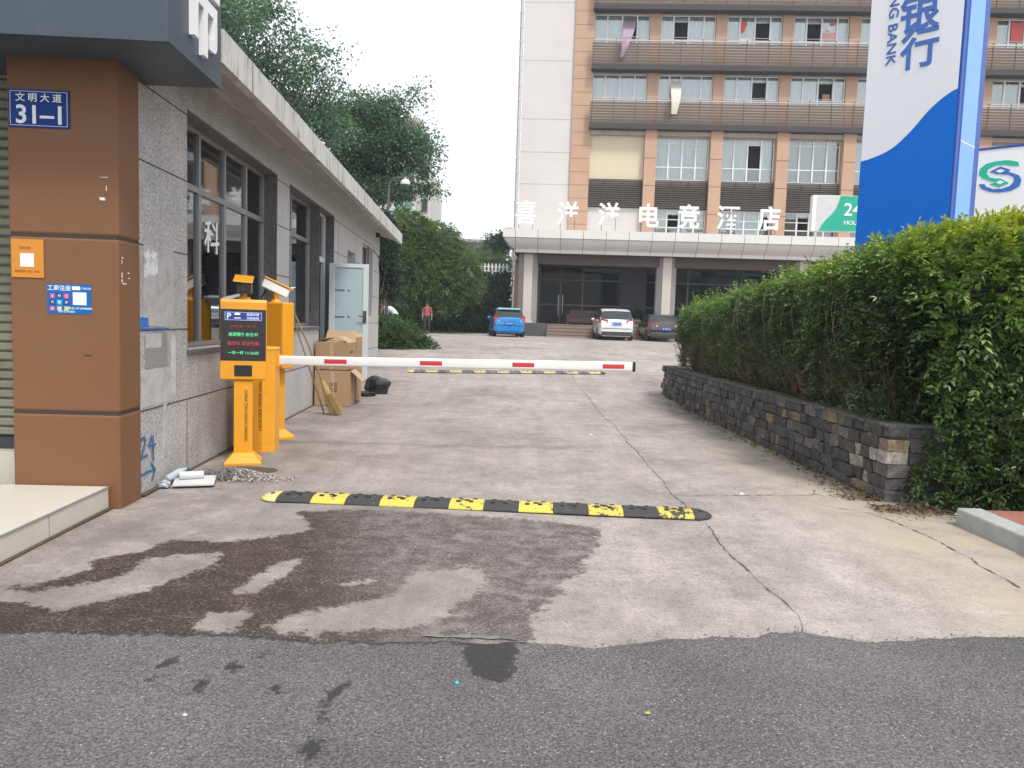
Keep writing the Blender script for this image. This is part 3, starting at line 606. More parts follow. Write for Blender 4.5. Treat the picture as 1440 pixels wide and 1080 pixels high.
# brown clad corner pillar, shutter bay and step of the same building
pl = MB()
for z0, z1 in ((-0.03, 0.725), (0.742, 2.065), (2.082, 3.6)): pl.box(-3.52, -2.715, 6.0, 6.38, z0, z1)
pi_ = part(b, 'pillar', pl, M['brown_panel'], bevel=0.02)
pj = MB()
for z in (0.7335, 2.0735): pj.box(-3.513, -2.722, 6.007, 6.37, z-0.012, z+0.012)
part(pi_, 'pillar_joint', pj, M['groove'])
sc_ = MB()
for (x, z, a, c) in ((-2.83, 2.36, 0.024, 0.012), (-2.82, 2.52, 0.04, 0.0025), (-2.80, 2.44, 0.004, 0.02)): sc_.prism(blob(14, x, z, a, c, .5, int(z*100)), 1, 5.9975, 6.001)
for (y, z, a, c) in ((6.06, 1.93, 0.016, 0.008), (6.05, 1.90, 0.006, 0.02), (6.05, 1.80, 0.006, 0.022), (6.16, 1.82, 0.012, 0.007), (6.17, 1.78, 0.02, 0.005), (6.09, 1.735, 0.04, 0.006), (6.05, 1.755, 0.008, 0.014)): sc_.prism(blob(14, y, z, a, c, .6, int(z*100)), 0, -2.716, -2.7125)
sc_.prism(blob(12, -2.95, 1.18, 0.035, 0.004, .4, 77), 1, 5.9975, 6.001, 1)
part(pi_, 'scuff_mark', sc_, [M['white_flake'], M['groove']])
sh = MB(); z = 0.46
while z < 3.5:
    sh.prism([(6.52, z), (6.497, z+0.018), (6.497, z+0.058), (6.52, z+0.076)], 0, -7.0, -3.52); z += 0.078
shu = part(b, 'roller_shutter', sh, M['shutter'])
part(shu, 'shutter_foot', MB().box(-7.0, -3.525, 6.485, 6.53, 0.36, 0.455), M['black_bar'])
part(b, 'sill_step', MB().box(-7.0, -3.522, 6.36, 6.6, 0.0, 0.355), M['tile_cream'])
part(b, 'upper_wall', MB().box(-9, -3.5, 6.4, 6.62, 3.4, 5.0).box(-9, UW, 6.385, 6.62, 3.6, 3.8), M['granite'])
st = MB().box(-7.2, -2.80, 3.95, 5.985, -0.03, 0.172)
stp = solo('tiled_step', 'broad cream tiled step in front of the brown pillar', 'step', 'S', (-2.80, 5.985, 0), st, M['tile_cream'], bevel=0.006)
tj = MB()
for v in (4.35, 5.15): tj.box(-2.803, -2.7975, v-0.003, v+0.003, 0, 0.171)
tj.box(-2.806, -2.795, 3.95, 5.98, 0.158, 0.1725)
for u in (-3.6, -4.4): tj.box(u-0.002, u+0.002, 3.96, 5.98, 0.171, 0.1732)
part(stp, 'tile_joint', tj, M['plaster_dark'])
part(stp, 'dirt_line', MB().box(-2.80, -2.77, 3.95, 5.985, 0.001, 0.012), M['soil'])
solo('wall_foot_dirt', None, None, 'S', (-2.75, 6.4, 0), MB().prism([(UW, 6.4), (UW+0.05, 6.4), (UW+0.03, 8), (UW+0.06, 10), (UW+0.03, 12), (UW+0.04, 13.4), (UW, 13.4)], 2, 0.0, 0.011), M['soil'], kind='structure')
# shop sign box above the pillar
sg = thing('shop_sign', 'slate grey projecting shop sign box with one white character above the brown pillar', 'sign', 'S', (-2.15, 5.5, 3.37))
sp = MB().box(-7.2, -2.15, 5.5, 6.6, 3.37, 4.75)
part(sg, 'sign_box', sp, M['sign_grey'], bevel=0.01)
tr = MB().box(-7.2, -2.145, 5.488, 5.499, 3.36, 3.40).box(-2.149, -2.138, 5.488, 6.602, 3.36, 3.392)
part(sg, 'edge_trim', tr, M['sign_grey'])
part(sg, 'character', text_mb('市', 0.70, 0.04, 0.028, face_right(-2.148, 6.125, 3.815), sx=0.92), M['white_letter'])
# notices on the pillar
def board(name, label, cat, u0, u1, z0, z1, mat, y=6.0, th=0.008):
    t = thing(name, label, cat, 'S', ((u0+u1)/2, y, z0))
    part(t, 'board', MB().box(u0, u1, y-th, y-0.0005, z0, z1), mat); return t
M['enamel_blue'] = plain('blue_enamel', (0.004, 0.042, 0.215), 0.5, var=0.08, spec=.2)
M['poster_orange'] = plain('orange_poster', (0.60, 0.235, 0.02), 0.5, var=0.05)
M['sticker_blue'] = plain('blue_sticker', (0.006, 0.125, 0.40), 0.55, var=0.08, spec=.2)
M['ink_dim'] = plain('dim_brown_ink', (0.30, 0.10, 0.02), 0.7)
np_ = board('house_number_plate', 'blue enamel house number plate reading 31-1 high on the brown pillar', 'number plate', -3.50, -3.06, 2.86, 3.135, M['enamel_blue'])
tx = text_mb('31–1', 0.185, 0.002, 0.02, face_front(-3.28, 5.9915, 2.955)); text_mb('文 明 大 道', 0.066, 0.002, 0.012, face_front(-3.28, 5.9915, 3.078), mb=tx, sx=1.05)
for (a0, a1, c0, c1) in ((-3.485, -3.075, 2.873, 2.876), (-3.485, -3.075, 3.119, 3.122), (-3.487, -3.484, 2.876, 3.119), (-3.076, -3.073, 2.876, 3.119)): tx.box(a0, a1, 5.9895, 5.9915, c0, c1)
part(np_, 'lettering', tx, M['white_letter'])
op = board('orange_notice', 'small orange notice on the left edge of the brown pillar', 'notice', -3.50, -3.265, 1.755, 2.04, M['poster_orange'])
text_ = text_mb('扫码付款', 0.022, 0.001, 0, face_front(-3.40, 5.9915, 1.975)); text_mb('推荐使用  支付  安全', 0.020, 0.001, 0, face_front(-3.385, 5.9915, 1.80), mb=text_)
part(op, 'lettering', text_, M['ink_dim'])
part(op, 'white_square', MB().box(-3.435, -3.335, 5.9905, 5.9918, 1.835, 1.935), M['white_letter'])
bs_ = board('blue_sticker', 'blue business registration sticker below the orange notice', 'sticker', -3.245, -2.92, 1.49, 1.715, M['sticker_blue'], th=0.003)
tx = text_mb('工商注册', 0.044, 0.001, 0.01, face_front(-3.155, 5.9965, 1.685)); text_mb('电话 187-84980896', 0.022, 0.001, 0.004, face_front(-3.0, 5.9965, 1.535), mb=tx); text_mb('提供全方位服务', 0.018, 0.001, 0, face_front(-3.10, 5.9965, 1.508), mb=tx)
tx.box(-3.06, -3.0, 5.9955, 5.9965, 1.672, 1.70); text_mb('代理记账', 0.018, 0.001, 0.004, face_front(-2.955, 5.9965, 1.685), mb=tx)
part(bs_, 'lettering', tx, M['white_letter'])
part(bs_, 'white_square', MB().box(-3.055, -2.955, 5.9955, 5.9968, 1.56, 1.655), M['white_letter'])
ic = MB(); mats_i = [plain('icon_rose', (.55, .06, .2), .5), plain('icon_navy', (.015, .02, .15), .5), plain('icon_cyan', (.05, .4, .6), .5), plain('icon_sage', (.35, .5, .3), .5)]
for r in range(3):
    for c in range(3):
        x = -3.225+c*0.052; zz = 1.625-r*0.048; ic.box(x, x+0.036, 5.9955, 5.9967, zz-0.018, zz+0.018, [0, 1, 0, 1, 2, 1, 0, 3, 3][r*3+c])
        text_mb('注册公司变更执照许可税务社保资质'[r*3+c], 0.024, 0.0006, 0, face_front(x+0.018, 5.9957, zz), mb=ic, mi=4)
part(bs_, 'icons', ic, mats_i+[M['white_letter']])

# ---------------------------------------------------------------- foliage tools
def unit(a): return a/np.maximum(np.linalg.norm(a, axis=-1, keepdims=True), 1e-9)
def leaf_arrays(P, D, Nn, L, Wd):
    D = unit(D); Sd = unit(np.cross(D, Nn)); Nn = np.cross(Sd, D)
    L = L[:, None]; Wd = Wd[:, None]; mid = P + D*L*0.45 + Nn*Wd*0.18
    V = np.stack([P, mid + Sd*Wd*0.5, P + D*L - Nn*L*0.12, mid - Sd*Wd*0.5], 1)
    return V
def leaf_mesh(name, V, tone, mat):
    n = len(V); me = bpy.data.meshes.new(name)
    me.vertices.add(n*4); me.vertices.foreach_set('co', V.reshape(-1).astype(np.float32))
    i = np.arange(n)*4; T = np.stack([i, i+1, i+2, i, i+2, i+3], 1).reshape(-1)
    me.loops.add(n*6); me.loops.foreach_set('vertex_index', T.astype(np.int32))
    me.polygons.add(n*2); me.polygons.foreach_set('loop_start', (np.arange(n*2)*3).astype(np.int32))
    me.polygons.foreach_set('loop_total', np.full(n*2, 3, np.int32))
    a = me.attributes.new('tone', 'FLOAT', 'POINT'); a.data.foreach_set('value', np.repeat(np.clip(tone, 0, 1), 4).astype(np.float32))
    me.materials.append(mat); me.update(); me.validate(); return me
def leaf_part(par, name, V, tone, mat, base=(0, 0, 0)):
    o = bpy.data.objects.new(name, leaf_mesh(name, V - np.array(base), tone, mat)); C.objects.link(o); o.parent = par; return o
def sprigs(P, D, k, slen, L, Wd, tone, droop=0.25):
    "pinnate sprigs: k leaflets along both sides of each little stem"
    n = len(P); D = unit(D); up = np.array([0, 0, 1.0]); Sd = unit(np.cross(D, up + rng.normal(0, .35, (n, 3)))); Nn = unit(np.cross(Sd, D))
    Vs = []; ts = []
    for j in range(k):
        t = (j//2 + 1)/(k/2); sg = 1 if j % 2 else -1
        p = P + D*(slen*t)[:, None] - up*(slen*droop*t*t)[:, None]
        if j == k-1: dd = D*1.0
        else: dd = Sd*sg*0.85 + D*0.6
        dd = dd - up*droop*0.8 + rng.normal(0, .22, (n, 3))
        Vs.append(leaf_arrays(p, dd, Nn + rng.normal(0, .3, (n, 3)), L*(0.75+0.5*rng.random(n)), Wd*(0.75+0.5*rng.random(n))))
        ts.append(tone + rng.normal(0, .10, n))
    return np.concatenate(Vs), np.concatenate(ts)
def lump(P, s, seed):
    r = np.random.default_rng(seed); o = np.zeros(len(P))
    for k in range(5):
        f = r.normal(0, 1, 3)*s*(1.0+0.7*k); o += np.sin(P @ f + r.random()*6.28)/(1+0.5*k)
    return o/2.2
def crown(clusters, n, size, seed, clump=38, cr=0.32, aspect=0.55, bias=0.45, tone0=0.45):
    "leaves in clumps through the volume of ellipsoids (x,y,z,rx,ry,rz)"
    r = np.random.default_rng(seed); cl = np.array(clusters, float); vol = cl[:, 3]*cl[:, 4]*cl[:, 5]; vol = vol**0.75
    m = max(6, n//clump); ci = r.choice(len(cl), m, p=vol/vol.sum()); d = unit(r.normal(0, 1, (m, 3))); rr_ = r.random(m)**bias
    c = cl[ci, :3] + d*rr_[:, None]*cl[ci, 3:]
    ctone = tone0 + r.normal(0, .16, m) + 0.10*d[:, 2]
    csz = cr*(0.55+0.9*r.random(m))
    k = r.integers(0, m, n); off = np.clip(r.normal(0, 1, (n, 3)), -1.7, 1.7)*csz[k][:, None]*np.array([1, 1, .6])
    P = c[k] + off; D = unit(off + d[k]*0.35 + r.normal(0, .35, (n, 3)) + np.array([0, 0, -.12])*1)
    Nn = unit(r.normal(0, .8, (n, 3)) + np.array([0, 0, 1.0]))
    L = size*(0.65+0.7*r.random(n))
    return leaf_arrays(P, D, Nn, L, L*aspect), ctone[k] + r.normal(0, .13, n), c
def limbs(base, r0, targets, trunk_h, seed, n=7):
    rd = random.Random(seed); mb = MB(); bx, by, bz = base
    top = (bx+rd.uniform(-.2, .2), by+rd.uniform(-.2, .2), bz+trunk_h)
    mb.tube([(bx, by, bz-0.1), (bx+.03, by, bz+trunk_h*.15), ((bx+top[0])/2+rd.uniform(-.1, .1), (by+top[1])/2, bz+trunk_h*.55), top], [r0*1.35, r0, r0*.85, r0*.72], n+3)
    for t in targets:
        t = tuple(q0+(q1-q0)*.80 for q0, q1 in zip(top, t)); s0 = (bx+(top[0]-bx)*.85, by+(top[1]-by)*.85, bz+trunk_h*rd.uniform(.7, .97)); mid = tuple((a_*0.5+b_*0.5)+rd.uniform(-.25, .25) for a_, b_ in zip(s0, t))
        mb.tube([s0, mid, t], [r0*.42, r0*.22, r0*.05], n)
        for q in range(3):
            e = tuple(v+rd.uniform(-.45, .45) for v in t); mb.tube([mid, tuple((a_+b_)/2+rd.uniform(-.1, .1) for a_, b_ in zip(mid, e)), e], [r0*.12, r0*.07, r0*.02], 5)
    return mb
def PX(x, y, Yd):
    v = cam.matrix_world.to_3x3() @ Vector(((x-720)/1080, -(y-540)/1080, -1)); k = Yd/v.y; return (v.x*k, Yd, CAMZ+v.z*k)
def tree(name, label, base, r0, trunk_h, clusters, n, size, mat, seed, group=None, **kw):
    t = thing(name, label, 'tree', 'W', base, group)
    V, tn, c = crown(clusters, n, size, seed, **kw)
    part(t, 'trunk', limbs(base, r0, [cl[:3] for cl in clusters], trunk_h, seed), M['bark'], smooth=50)
    leaf_part(t, 'crown', V, tn, M[mat], base); return t

# ---------------------------------------------------------------- stone planter with its hedge (right)
pw = thing('planter_wall', 'low planter wall of dark slate blocks along the right side of the lane', 'planter', 'W', (3.46, 7.0, 0))
A0, A1 = Vector((3.46, 7.0)), Vector((3.18, 16.1)); ln = (A1-A0).length; du = (A1-A0)/ln; dn = Vector((-du.y, du.x)); dn = dn if dn.x < 0 else -dn
sb = MB(); tones = []
rs = random.Random(5)
def stone(c, l, th, h, M3, t):
    k = len(sb.v); sb.obox(c, (l, th, h), M=M3)
    for i in range(k, len(sb.v)): sb.v[i] = tuple(q+rs.uniform(-.011, .011) for q in sb.v[i]); tones.append(t)
ang = math.atan2(du.y, du.x); R3 = Matrix.Rotation(ang, 3, 'Z')
ZT = 0.70
hc = 0.142
for row in range(6):
    z0 = -0.02 + row*hc*0.85; hh = hc*0.85
    s = -0.02 if row % 2 == 0 else -0.02
    first = True
    while s < ln:
        l = rs.uniform(.11, .29)*(0.6 if first and row % 2 else 1); first = False
        y = A0.y+du.y*s
        p = A0 + du*(s+l/2) - dn*(0.10+rs.uniform(-.016, .016))
        t = rs.random()**1.5*0.72
        if rs.random() < .05: t = .80
        if s < 0.55 and row in (1, 2, 3) and rs.random() < .36: t = .90
        if z0+hh > gz(y)-.02: stone((p.x, p.y, z0+hh/2), l-.009, .20, hh-.009, R3, t)
        s += l
    s = 0.21                                          # the end wall facing the street
    while s < 3.4:
        l = rs.uniform(.2, .45); stone((3.46+s+l/2-.0, 7.10, z0+hh/2), l-.009, .20, hh-.009, Matrix.Identity(3), rs.random()**2*.4); s += l
wl_ = part(pw, 'stone_course', sb, M['stone'], bevel=0.006)
at_ = wl_.data.attributes.new('tone', 'FLOAT', 'POINT'); at_.data.foreach_set('value', np.array(tones, np.float32))
inner = MB()
q0 = A0 - dn*0.02; q1 = A1 - dn*0.02
inner.prism([(q0.x+.012, 7.015), (7.2, 7.015), (7.2, 16.0), (q1.x+.012, 16.0)], 2, -0.1, ZT-0.035)
part(pw, 'mortar_core', inner, M['soil'])
slabs = MB(); tone2 = []                              # flat capping stones
s = 0.0
while s < ln:
    l = rs.uniform(.35, .7); p = A0 + du*(s+l/2) - dn*0.12
    slabs.obox((p.x, p.y, ZT+rs.uniform(-.004, .006)), (l-.012, .27, .032), M=R3); s += l
for s in (0.15, 0.75): slabs.obox((3.46+s+.3, 7.12, ZT+.002), (.58, .27, .032))
cp = part(pw, 'capping_stone', slabs, M['stone'], bevel=0.006)
cp.data.attributes.new('tone', 'FLOAT', 'POINT').data.foreach_set('value', np.full(len(slabs.v), .42, np.float32))
def hx(y): return 3.46 - 0.0308*(y-7.0)               # front face line of the planter
def htop(y): return np.interp(y, [6.4, 7, 8.5, 10, 12, 14, 15.7], [2.42, 2.40, 2.33, 2.24, 2.11, 2.02, 1.93])
def hedge_surface(n):
    r = rng; face = r.choice(4, n, p=[.52, .26, .12, .10]); y = 7.25 + 8.55*r.random(n)**1.25; zt = htop(y); P = np.zeros((n, 3)); Nn = np.zeros((n, 3))
    z = 0.72 + (zt-0.72)*r.random(n)
    f = face == 0
    P[f] = np.stack([hx(y[f])+0.16, y[f], z[f]], 1); Nn[f] = (-1, 0, .15)
    f = face == 1
    P[f] = np.stack([hx(y[f])+0.15+2.4*r.random(f.sum())**1.3, y[f], zt[f]], 1); Nn[f] = (0, 0, 1)
    f = face == 2
    P[f] = np.stack([3.65+2.3*r.random(f.sum()), np.full(f.sum(), 7.2), 0.72+(2.35-.72)*r.random(f.sum())], 1); Nn[f] = (0, -1, .1)
    f = face == 3
    P[f] = np.stack([hx(15.7)+.2+2.2*r.random(f.sum()), np.full(f.sum(), 15.75), 0.72+(1.9-.72)*r.random(f.sum())], 1); Nn[f] = (-.2, 1, .1)
    # round the top edge and the far corner, then make the whole surface lumpy
    top = np.clip((P[:, 2]-(htop(P[:, 1])-0.38))/0.38, 0, 1); fr = np.clip(1-(P[:, 0]-hx(P[:, 1])-.15)/0.35, 0, 1)
    P[:, 0] += 0.20*top**2*(face == 0); P[:, 2] -= 0.16*fr**2*(face == 1)
    fe = np.clip((P[:, 1]-15.0)/0.8, 0, 1); P[:, 0] += .35*fe**2*(face == 0); P[:, 0] -= 0.05*np.clip(1-np.abs(P[:, 2]-1.35)/.6, 0, 1)*(face == 0)
    P += Nn*(lump(P, 2.3, 3)*0.10 + np.abs(r.normal(0, .05, n)) - r.random(n)*.16)[:, None]
    return P, Nn, face
hd = thing('clipped_hedge', 'long trimmed green hedge growing in the dark slate planter', 'hedge', 'W', (4.6, 11.0, 0.66))
n = 21000
P, Nn, face = hedge_surface(n)
kill = (face == 0) & (rng.random(n) < np.clip(1.0-(P[:, 2]-0.72)/0.75, 0, .82))      # thin, twiggy foot
P, Nn, face = P[~kill], Nn[~kill], face[~kill]; n = len(P)
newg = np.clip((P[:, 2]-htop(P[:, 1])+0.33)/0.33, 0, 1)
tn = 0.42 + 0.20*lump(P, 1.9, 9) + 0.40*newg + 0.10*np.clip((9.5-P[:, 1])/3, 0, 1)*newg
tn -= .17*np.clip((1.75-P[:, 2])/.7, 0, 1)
D = Nn*0.75 + rng.normal(0, .55, (n, 3)) + np.array([0, 0, .30]) * (0.4+newg)[:, None]
near = np.clip((11-P[:, 1])/4, 0, 1)
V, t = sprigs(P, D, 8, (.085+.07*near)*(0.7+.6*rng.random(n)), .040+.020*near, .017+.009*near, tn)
m_ = 420; y_ = 7.2+8.3*rng.random(m_)**1.2; Pt = np.stack([hx(y_)+.25+1.3*rng.random(m_)**1.6, y_, htop(y_)-.06], 1)
V2, t2_ = sprigs(Pt, rng.normal(0, .38, (m_, 3))+np.array([-.1, -.1, 1.0]), 12, .12+.20*rng.random(m_), np.full(m_, .048), np.full(m_, .020), .72+.12*rng.normal(0, 1, m_), .08)
V, t = np.concatenate([V, V2]), np.concatenate([t, t2_])
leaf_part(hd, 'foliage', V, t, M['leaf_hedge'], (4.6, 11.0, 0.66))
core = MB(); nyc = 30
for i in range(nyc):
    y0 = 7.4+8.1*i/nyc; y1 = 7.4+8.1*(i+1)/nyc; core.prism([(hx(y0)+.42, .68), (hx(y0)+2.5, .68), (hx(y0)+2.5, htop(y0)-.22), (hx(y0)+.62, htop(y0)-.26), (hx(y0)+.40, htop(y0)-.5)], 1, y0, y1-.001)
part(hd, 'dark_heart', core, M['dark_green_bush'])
tw = MB()
for i in range(2600):
    y = rs.uniform(7.3, 15.4); z0 = rs.uniform(.7, 1.3); x0 = hx(y)+rs.uniform(.12, .38)
    dx, dy, dz = rs.uniform(-.20, .05), rs.uniform(-.25, .25), rs.uniform(.1, .45); r_ = rs.uniform(.0018, .005)
    tw.tube([(x0, y, z0), (x0+dx*.6, y+dy*.4, z0+dz*.6), (x0+dx, y+dy, z0+dz)], [r_, r_*.8, r_*.4], 3)
for i in range(22):                                   # longer bare stems
    y = rs.uniform(7.3, 12); x0 = hx(y)+.12; tw.tube([(x0, y, rs.uniform(1.9, 2.2)), (x0-.09, y-.15, rs.uniform(1.5, 1.8)), (x0-.03, y-.22, rs.uniform(1.1, 1.4))], .004, 4)
part(hd, 'twigs', tw, M['twig'])
def shrub(name, label, base, lobes, n, mat, k, slen, L, Wd, tone, seed, up=0.35, out=1.0, inner=True, group=None, droop=.25, stems=30):
    t = thing(name, label, 'shrub', 'W', base, group); r = np.random.default_rng(seed); cl = np.array(lobes, float)
    ar = (cl[:, 3]*cl[:, 4]+cl[:, 4]*cl[:, 5]+cl[:, 3]*cl[:, 5]); ci = r.choice(len(cl), n, p=ar/ar.sum())
    d = unit(r.normal(0, 1, (n, 3))); rad_ = 1 - 0.55*r.random(n)**2.0
    P = cl[ci, :3] + d*cl[ci, 3:]*rad_[:, None]; P += d*(lump(P, 3.0, seed)*.10)[:, None]; P[:, 2] = np.maximum(P[:, 2], base[2]+.03)
    D = d*out + r.normal(0, .5, (n, 3)) + np.array([0, 0, up])
    tn = tone + .15*lump(P, 2.4, seed+1) + r.normal(0, .06, n)
    V, tt = sprigs(P, D, k, slen*(.7+.6*r.random(n)), L, Wd, tn, droop)
    leaf_part(t, 'foliage', V, tt, M[mat], base)
    sm = MB(); rd = random.Random(seed)
    for i in range(stems):
        c = lobes[rd.randrange(len(lobes))]; e = (c[0]+rd.uniform(-.8, .8)*c[3], c[1]+rd.uniform(-.8, .8)*c[4], c[2]+rd.uniform(-.2, .9)*c[5]); b0 = (base[0]+rd.uniform(-.25, .25)*1.4, base[1]+rd.uniform(-.2, .2), base[2])
        sm.tube([b0, tuple((p+q)/2+rd.uniform(-.1, .1) for p, q in zip(b0, e)), e], [.010, .007, .002], 5)
    if stems: part(t, 'stems', sm, M['twig'])
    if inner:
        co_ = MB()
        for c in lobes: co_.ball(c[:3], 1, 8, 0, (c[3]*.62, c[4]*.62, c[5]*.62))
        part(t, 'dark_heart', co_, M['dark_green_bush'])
    return t
shrub('leafy_shrub', 'tall feathery green shrub spilling over the near end of the slate planter', (4.55, 6.85, 0.0),
      [(4.35, 7.0, 1.85, .62, .45, .55), (4.9, 6.85, 1.55, .65, .55, .8), (4.25, 7.05, 1.25, .42, .35, .42), (5.3, 6.7, .9, .7, .55, .8), (4.75, 6.75, .85, .42, .35, .55), (4.62, 6.72, 2.05, .5, .4, .4)], 4300, 'leaf_hedge', 10,   .19, .068, .030, .60, 41, droop=.45, stems=16)
shrub('undergrowth_shrub', 'small dusty weeds and creepers at the foot of the slate planter corner', (4.25, 6.82, 0.0),
      [(3.98, 6.84, .22, .26, .16, .22), (4.35, 6.66, .32, .40, .22, .32), (4.1, 6.86, .5, .24, .1, .22), (4.75, 6.52, .36, .42, .22, .38), (4.45, 6.66, .70, .36, .2, .3)], 1250, 'leaf_hedge', 8, .14, .055, .026, .40, 43, droop=.35, stems=9, inner=False)
def lobes_px(L, Y0): return [(*PX(x, y, Y0+dy), r_*Y0/1080, r_*Y0/1080*.8, r_*Y0/1080*.85) for x, y, r_, dy in L]
shrub('lime_shrub', 'bright yellow green shrub rising above the hedge in front of the blue pylon', (4.2, 7.7, 0.66),
      lobes_px([(1296, 345, 24, 0), (1336, 334, 22, .1), (1272, 362, 18, 0), (1318, 365, 28, -.1), (1360, 355, 24, 0)], 7.6), 760, 'leaf_lime', 9, .13, .052, .023, .62, 45, up=.9, group='lime shrubs above the hedge', droop=.08, stems=40)
shrub('lime_shrub', 'bright yellow green shrub at the right edge of the photo below the white bank board', (4.75, 7.1, 0.66),
      lobes_px([(1388, 338, 26, 0), (1416, 322, 22, .1), (1452, 330, 30, 0), (1405, 368, 32, -.15), (1445, 380, 32, -.2), (1480, 350, 44, 0)], 7.0), 1100, 'leaf_lime', 9, .14, .058, .026, .80, 47, up=.9, group='lime shrubs above the hedge', droop=.08, stems=40)
# fallen leaves and crumbs along the foot of the planter
def litter(name, n, fx, size, mat, seed, parent=None):
    r = np.random.default_rng(seed); P = np.array([fx(r) for _ in range(n)]); P[:, 2] = [gz(y)+.014 for y in P[:, 1]]
    P[:, 2] += r.random(n)*.02
    a_ = r.random(n)*6.28; D = np.stack([np.cos(a_), np.sin(a_), r.normal(0, .3, n)], 1); Nn = np.array([0, 0, 1.]) + r.normal(0, .4, (n, 3))
    L = size*(.5+r.random(n)); V = leaf_arrays(P, D, Nn, L, L*.5)
    o = bpy.data.objects.new(name, leaf_mesh(name, V, r.random(n), M[mat])); C.objects.link(o); o['kind'] = 'stuff'
    o['label'] = 'brown dry leaf litter along the foot of the slate planter'; o['category'] = 'leaf litter'; return o
def fx(r):
    if r.random() < .55:
        y = 7.0 + 7.5*r.random()**2; return (hx(y)-abs(r.normal(0, .11+.06*(y < 8))), y, 0)
    return (3.2+1.6*r.random(), 6.75-abs(r.normal(0, .16)), 0)
litter('leaf_litter', 2600, fx, .035, 'leaf_dry', 5)
def twig_litter():
    mb = MB()
    for i in range(120):
        x, y, _ = fx(rng); a_ = rs.uniform(0, 6.28); l = rs.uniform(.04, .2); mb.tube([(x, y, .016), (x+l*.5*math.cos(a_), y+l*.5*math.sin(a_), .03), (x+l*math.cos(a_+.3), y+l*math.sin(a_+.3), .016)], .003, 3)
    o = solo('twig_litter', 'thin dry twigs fallen on the sandy ground by the slate planter', 'twigs', 'W', (3.3, 7, 0), mb, M['twig'], kind='stuff')
twig_litter()

# ---------------------------------------------------------------- bank pylon, bank board
pya = 'blue and white'
M['bank_white'] = plain('bank_white_panel', (0.72, 0.73, 0.765), 0.4, var=0.03, scale=1)
M['bank_blue'] = plain('bank_blue_panel', (0.0, 0.135, 0.58), 0.5, var=0.04, scale=.8, spec=.15)
M['bank_edge'] = plain('bank_blue_edge', (0.004, 0.06, 0.34), 0.4, var=0.06)
M['bank_light'] = plain('bank_light_blue_side', (0.16, 0.38, 0.84), 0.35, var=0.06, scale=.8, dirt=((.30, .48, .85), .35), dscale=1.5)
M['bank_letter'] = plain('bank_letter_blue', (0.03, 0.125, 0.42), 0.4, var=.04)
py = thing('bank_pylon', 'tall blue and white bank pylon sign rising behind the hedge', 'pylon sign', 'W', (5.88, 13.0, 0.66), rz=rad(-48))
X0, X1, DP, HT = -0.26, 1.24, 1.05, 8.9-.66
part(py, 'body', MB().box(X0+.02, X1-.02, 0.02, DP, -1.0, HT), M['bank_edge'])
part(py, 'front_panel', MB().box(X0+.035, X1-.05, 0.0, 0.0195, -.6, HT-.05), M['bank_blue'], bevel=.004)
wave = [(-0.225, 4.40), (-0.09, 4.42), (0.06, 4.46), (0.2, 4.51), (0.33, 4.58), (0.45, 4.69), (0.58, 4.81), (0.69, 4.95), (0.81, 5.08), (0.93, 5.18), (1.05, 5.26), (1.19, 5.33)]
wv = np.array(wave); xs_ = np.linspace(-.225, 1.19, 40)
zs_ = np.array([np.interp(xs_, wv[:, 0], wv[:, 1])]).ravel(); zs_ = np.convolve(np.pad(zs_, 2, 'edge'), np.ones(5)/5, 'valid')
part(py, 'white_panel', MB().prism([(x, z-.66) for x, z in zip(xs_, zs_)]+[(1.19, HT-.05), (-.225, HT-.05)], 1, -0.004, -0.0005), M['bank_white'])
part(py, 'side_panel', MB().box(X1-.0195, X1-.008, .17, DP-.26, -.6, HT-.05), M['bank_light'])
part(py, 'side_seam', MB().box(X1-.0195, X1-.005, .17, DP-.26, 4.55-.66, 4.57-.66), M['bank_white'])
tx = text_mb('银', 0.66, .012, .018, face_front(.55, -.0042, 6.63-.66), sx=.92); text_mb('行', 0.66, .012, .018, face_front(.58, -.0042, 6.07-.66), sx=.90, mb=tx)
text_mb('NG BANK', .21, .012, .008, Matrix.Translation((.15, -.0042, 6.43-.66)) @ Matrix.Rotation(rad(90), 4, 'X') @ Matrix.Rotation(rad(-90), 4, 'Z'), sx=1.18, mb=tx)
part(py, 'lettering', tx, M['bank_letter'])
bb = thing('bank_board', 'white bank board with a green and blue interlaced S emblem right of the blue pylon', 'sign', 'W', (11.53, 20.0, 0.40), rz=rad(-32))
part(bb, 'board', MB().prism([(0, 4.2-.4), (6, 4.2-.4), (6, 6.45-.4), (0, 6.23-.4)], 1, 0, .28), M['bank_white'], bevel=.01)
part(bb, 'board_edge', MB().prism([(-.02, 6.232-.4), (6, 6.452-.4), (6, 6.50-.4), (-.02, 6.28-.4)], 1, -.02, .3), M['bank_edge'])
for x in (1.0, 5.0): part(bb, 'post', MB().box(x-.1, x+.1, .3, .45, 0, 5.5), M['alu'])
G1 = [(1.02, 5.79), (0.99, 5.89), (0.76, 5.95), (0.51, 5.94), (0.31, 5.89), (0.19, 5.78), (0.17, 5.64), (0.25, 5.54), (0.42, 5.46), (0.55, 5.42), (0.42, 5.38), (0.63, 5.29), (0.83, 5.38), (0.64, 5.51), (0.54, 5.51), (0.41, 5.55), (0.34, 5.65), (0.37, 5.76), (0.52, 5.84), (0.72, 5.84), (.88, 5.80)]
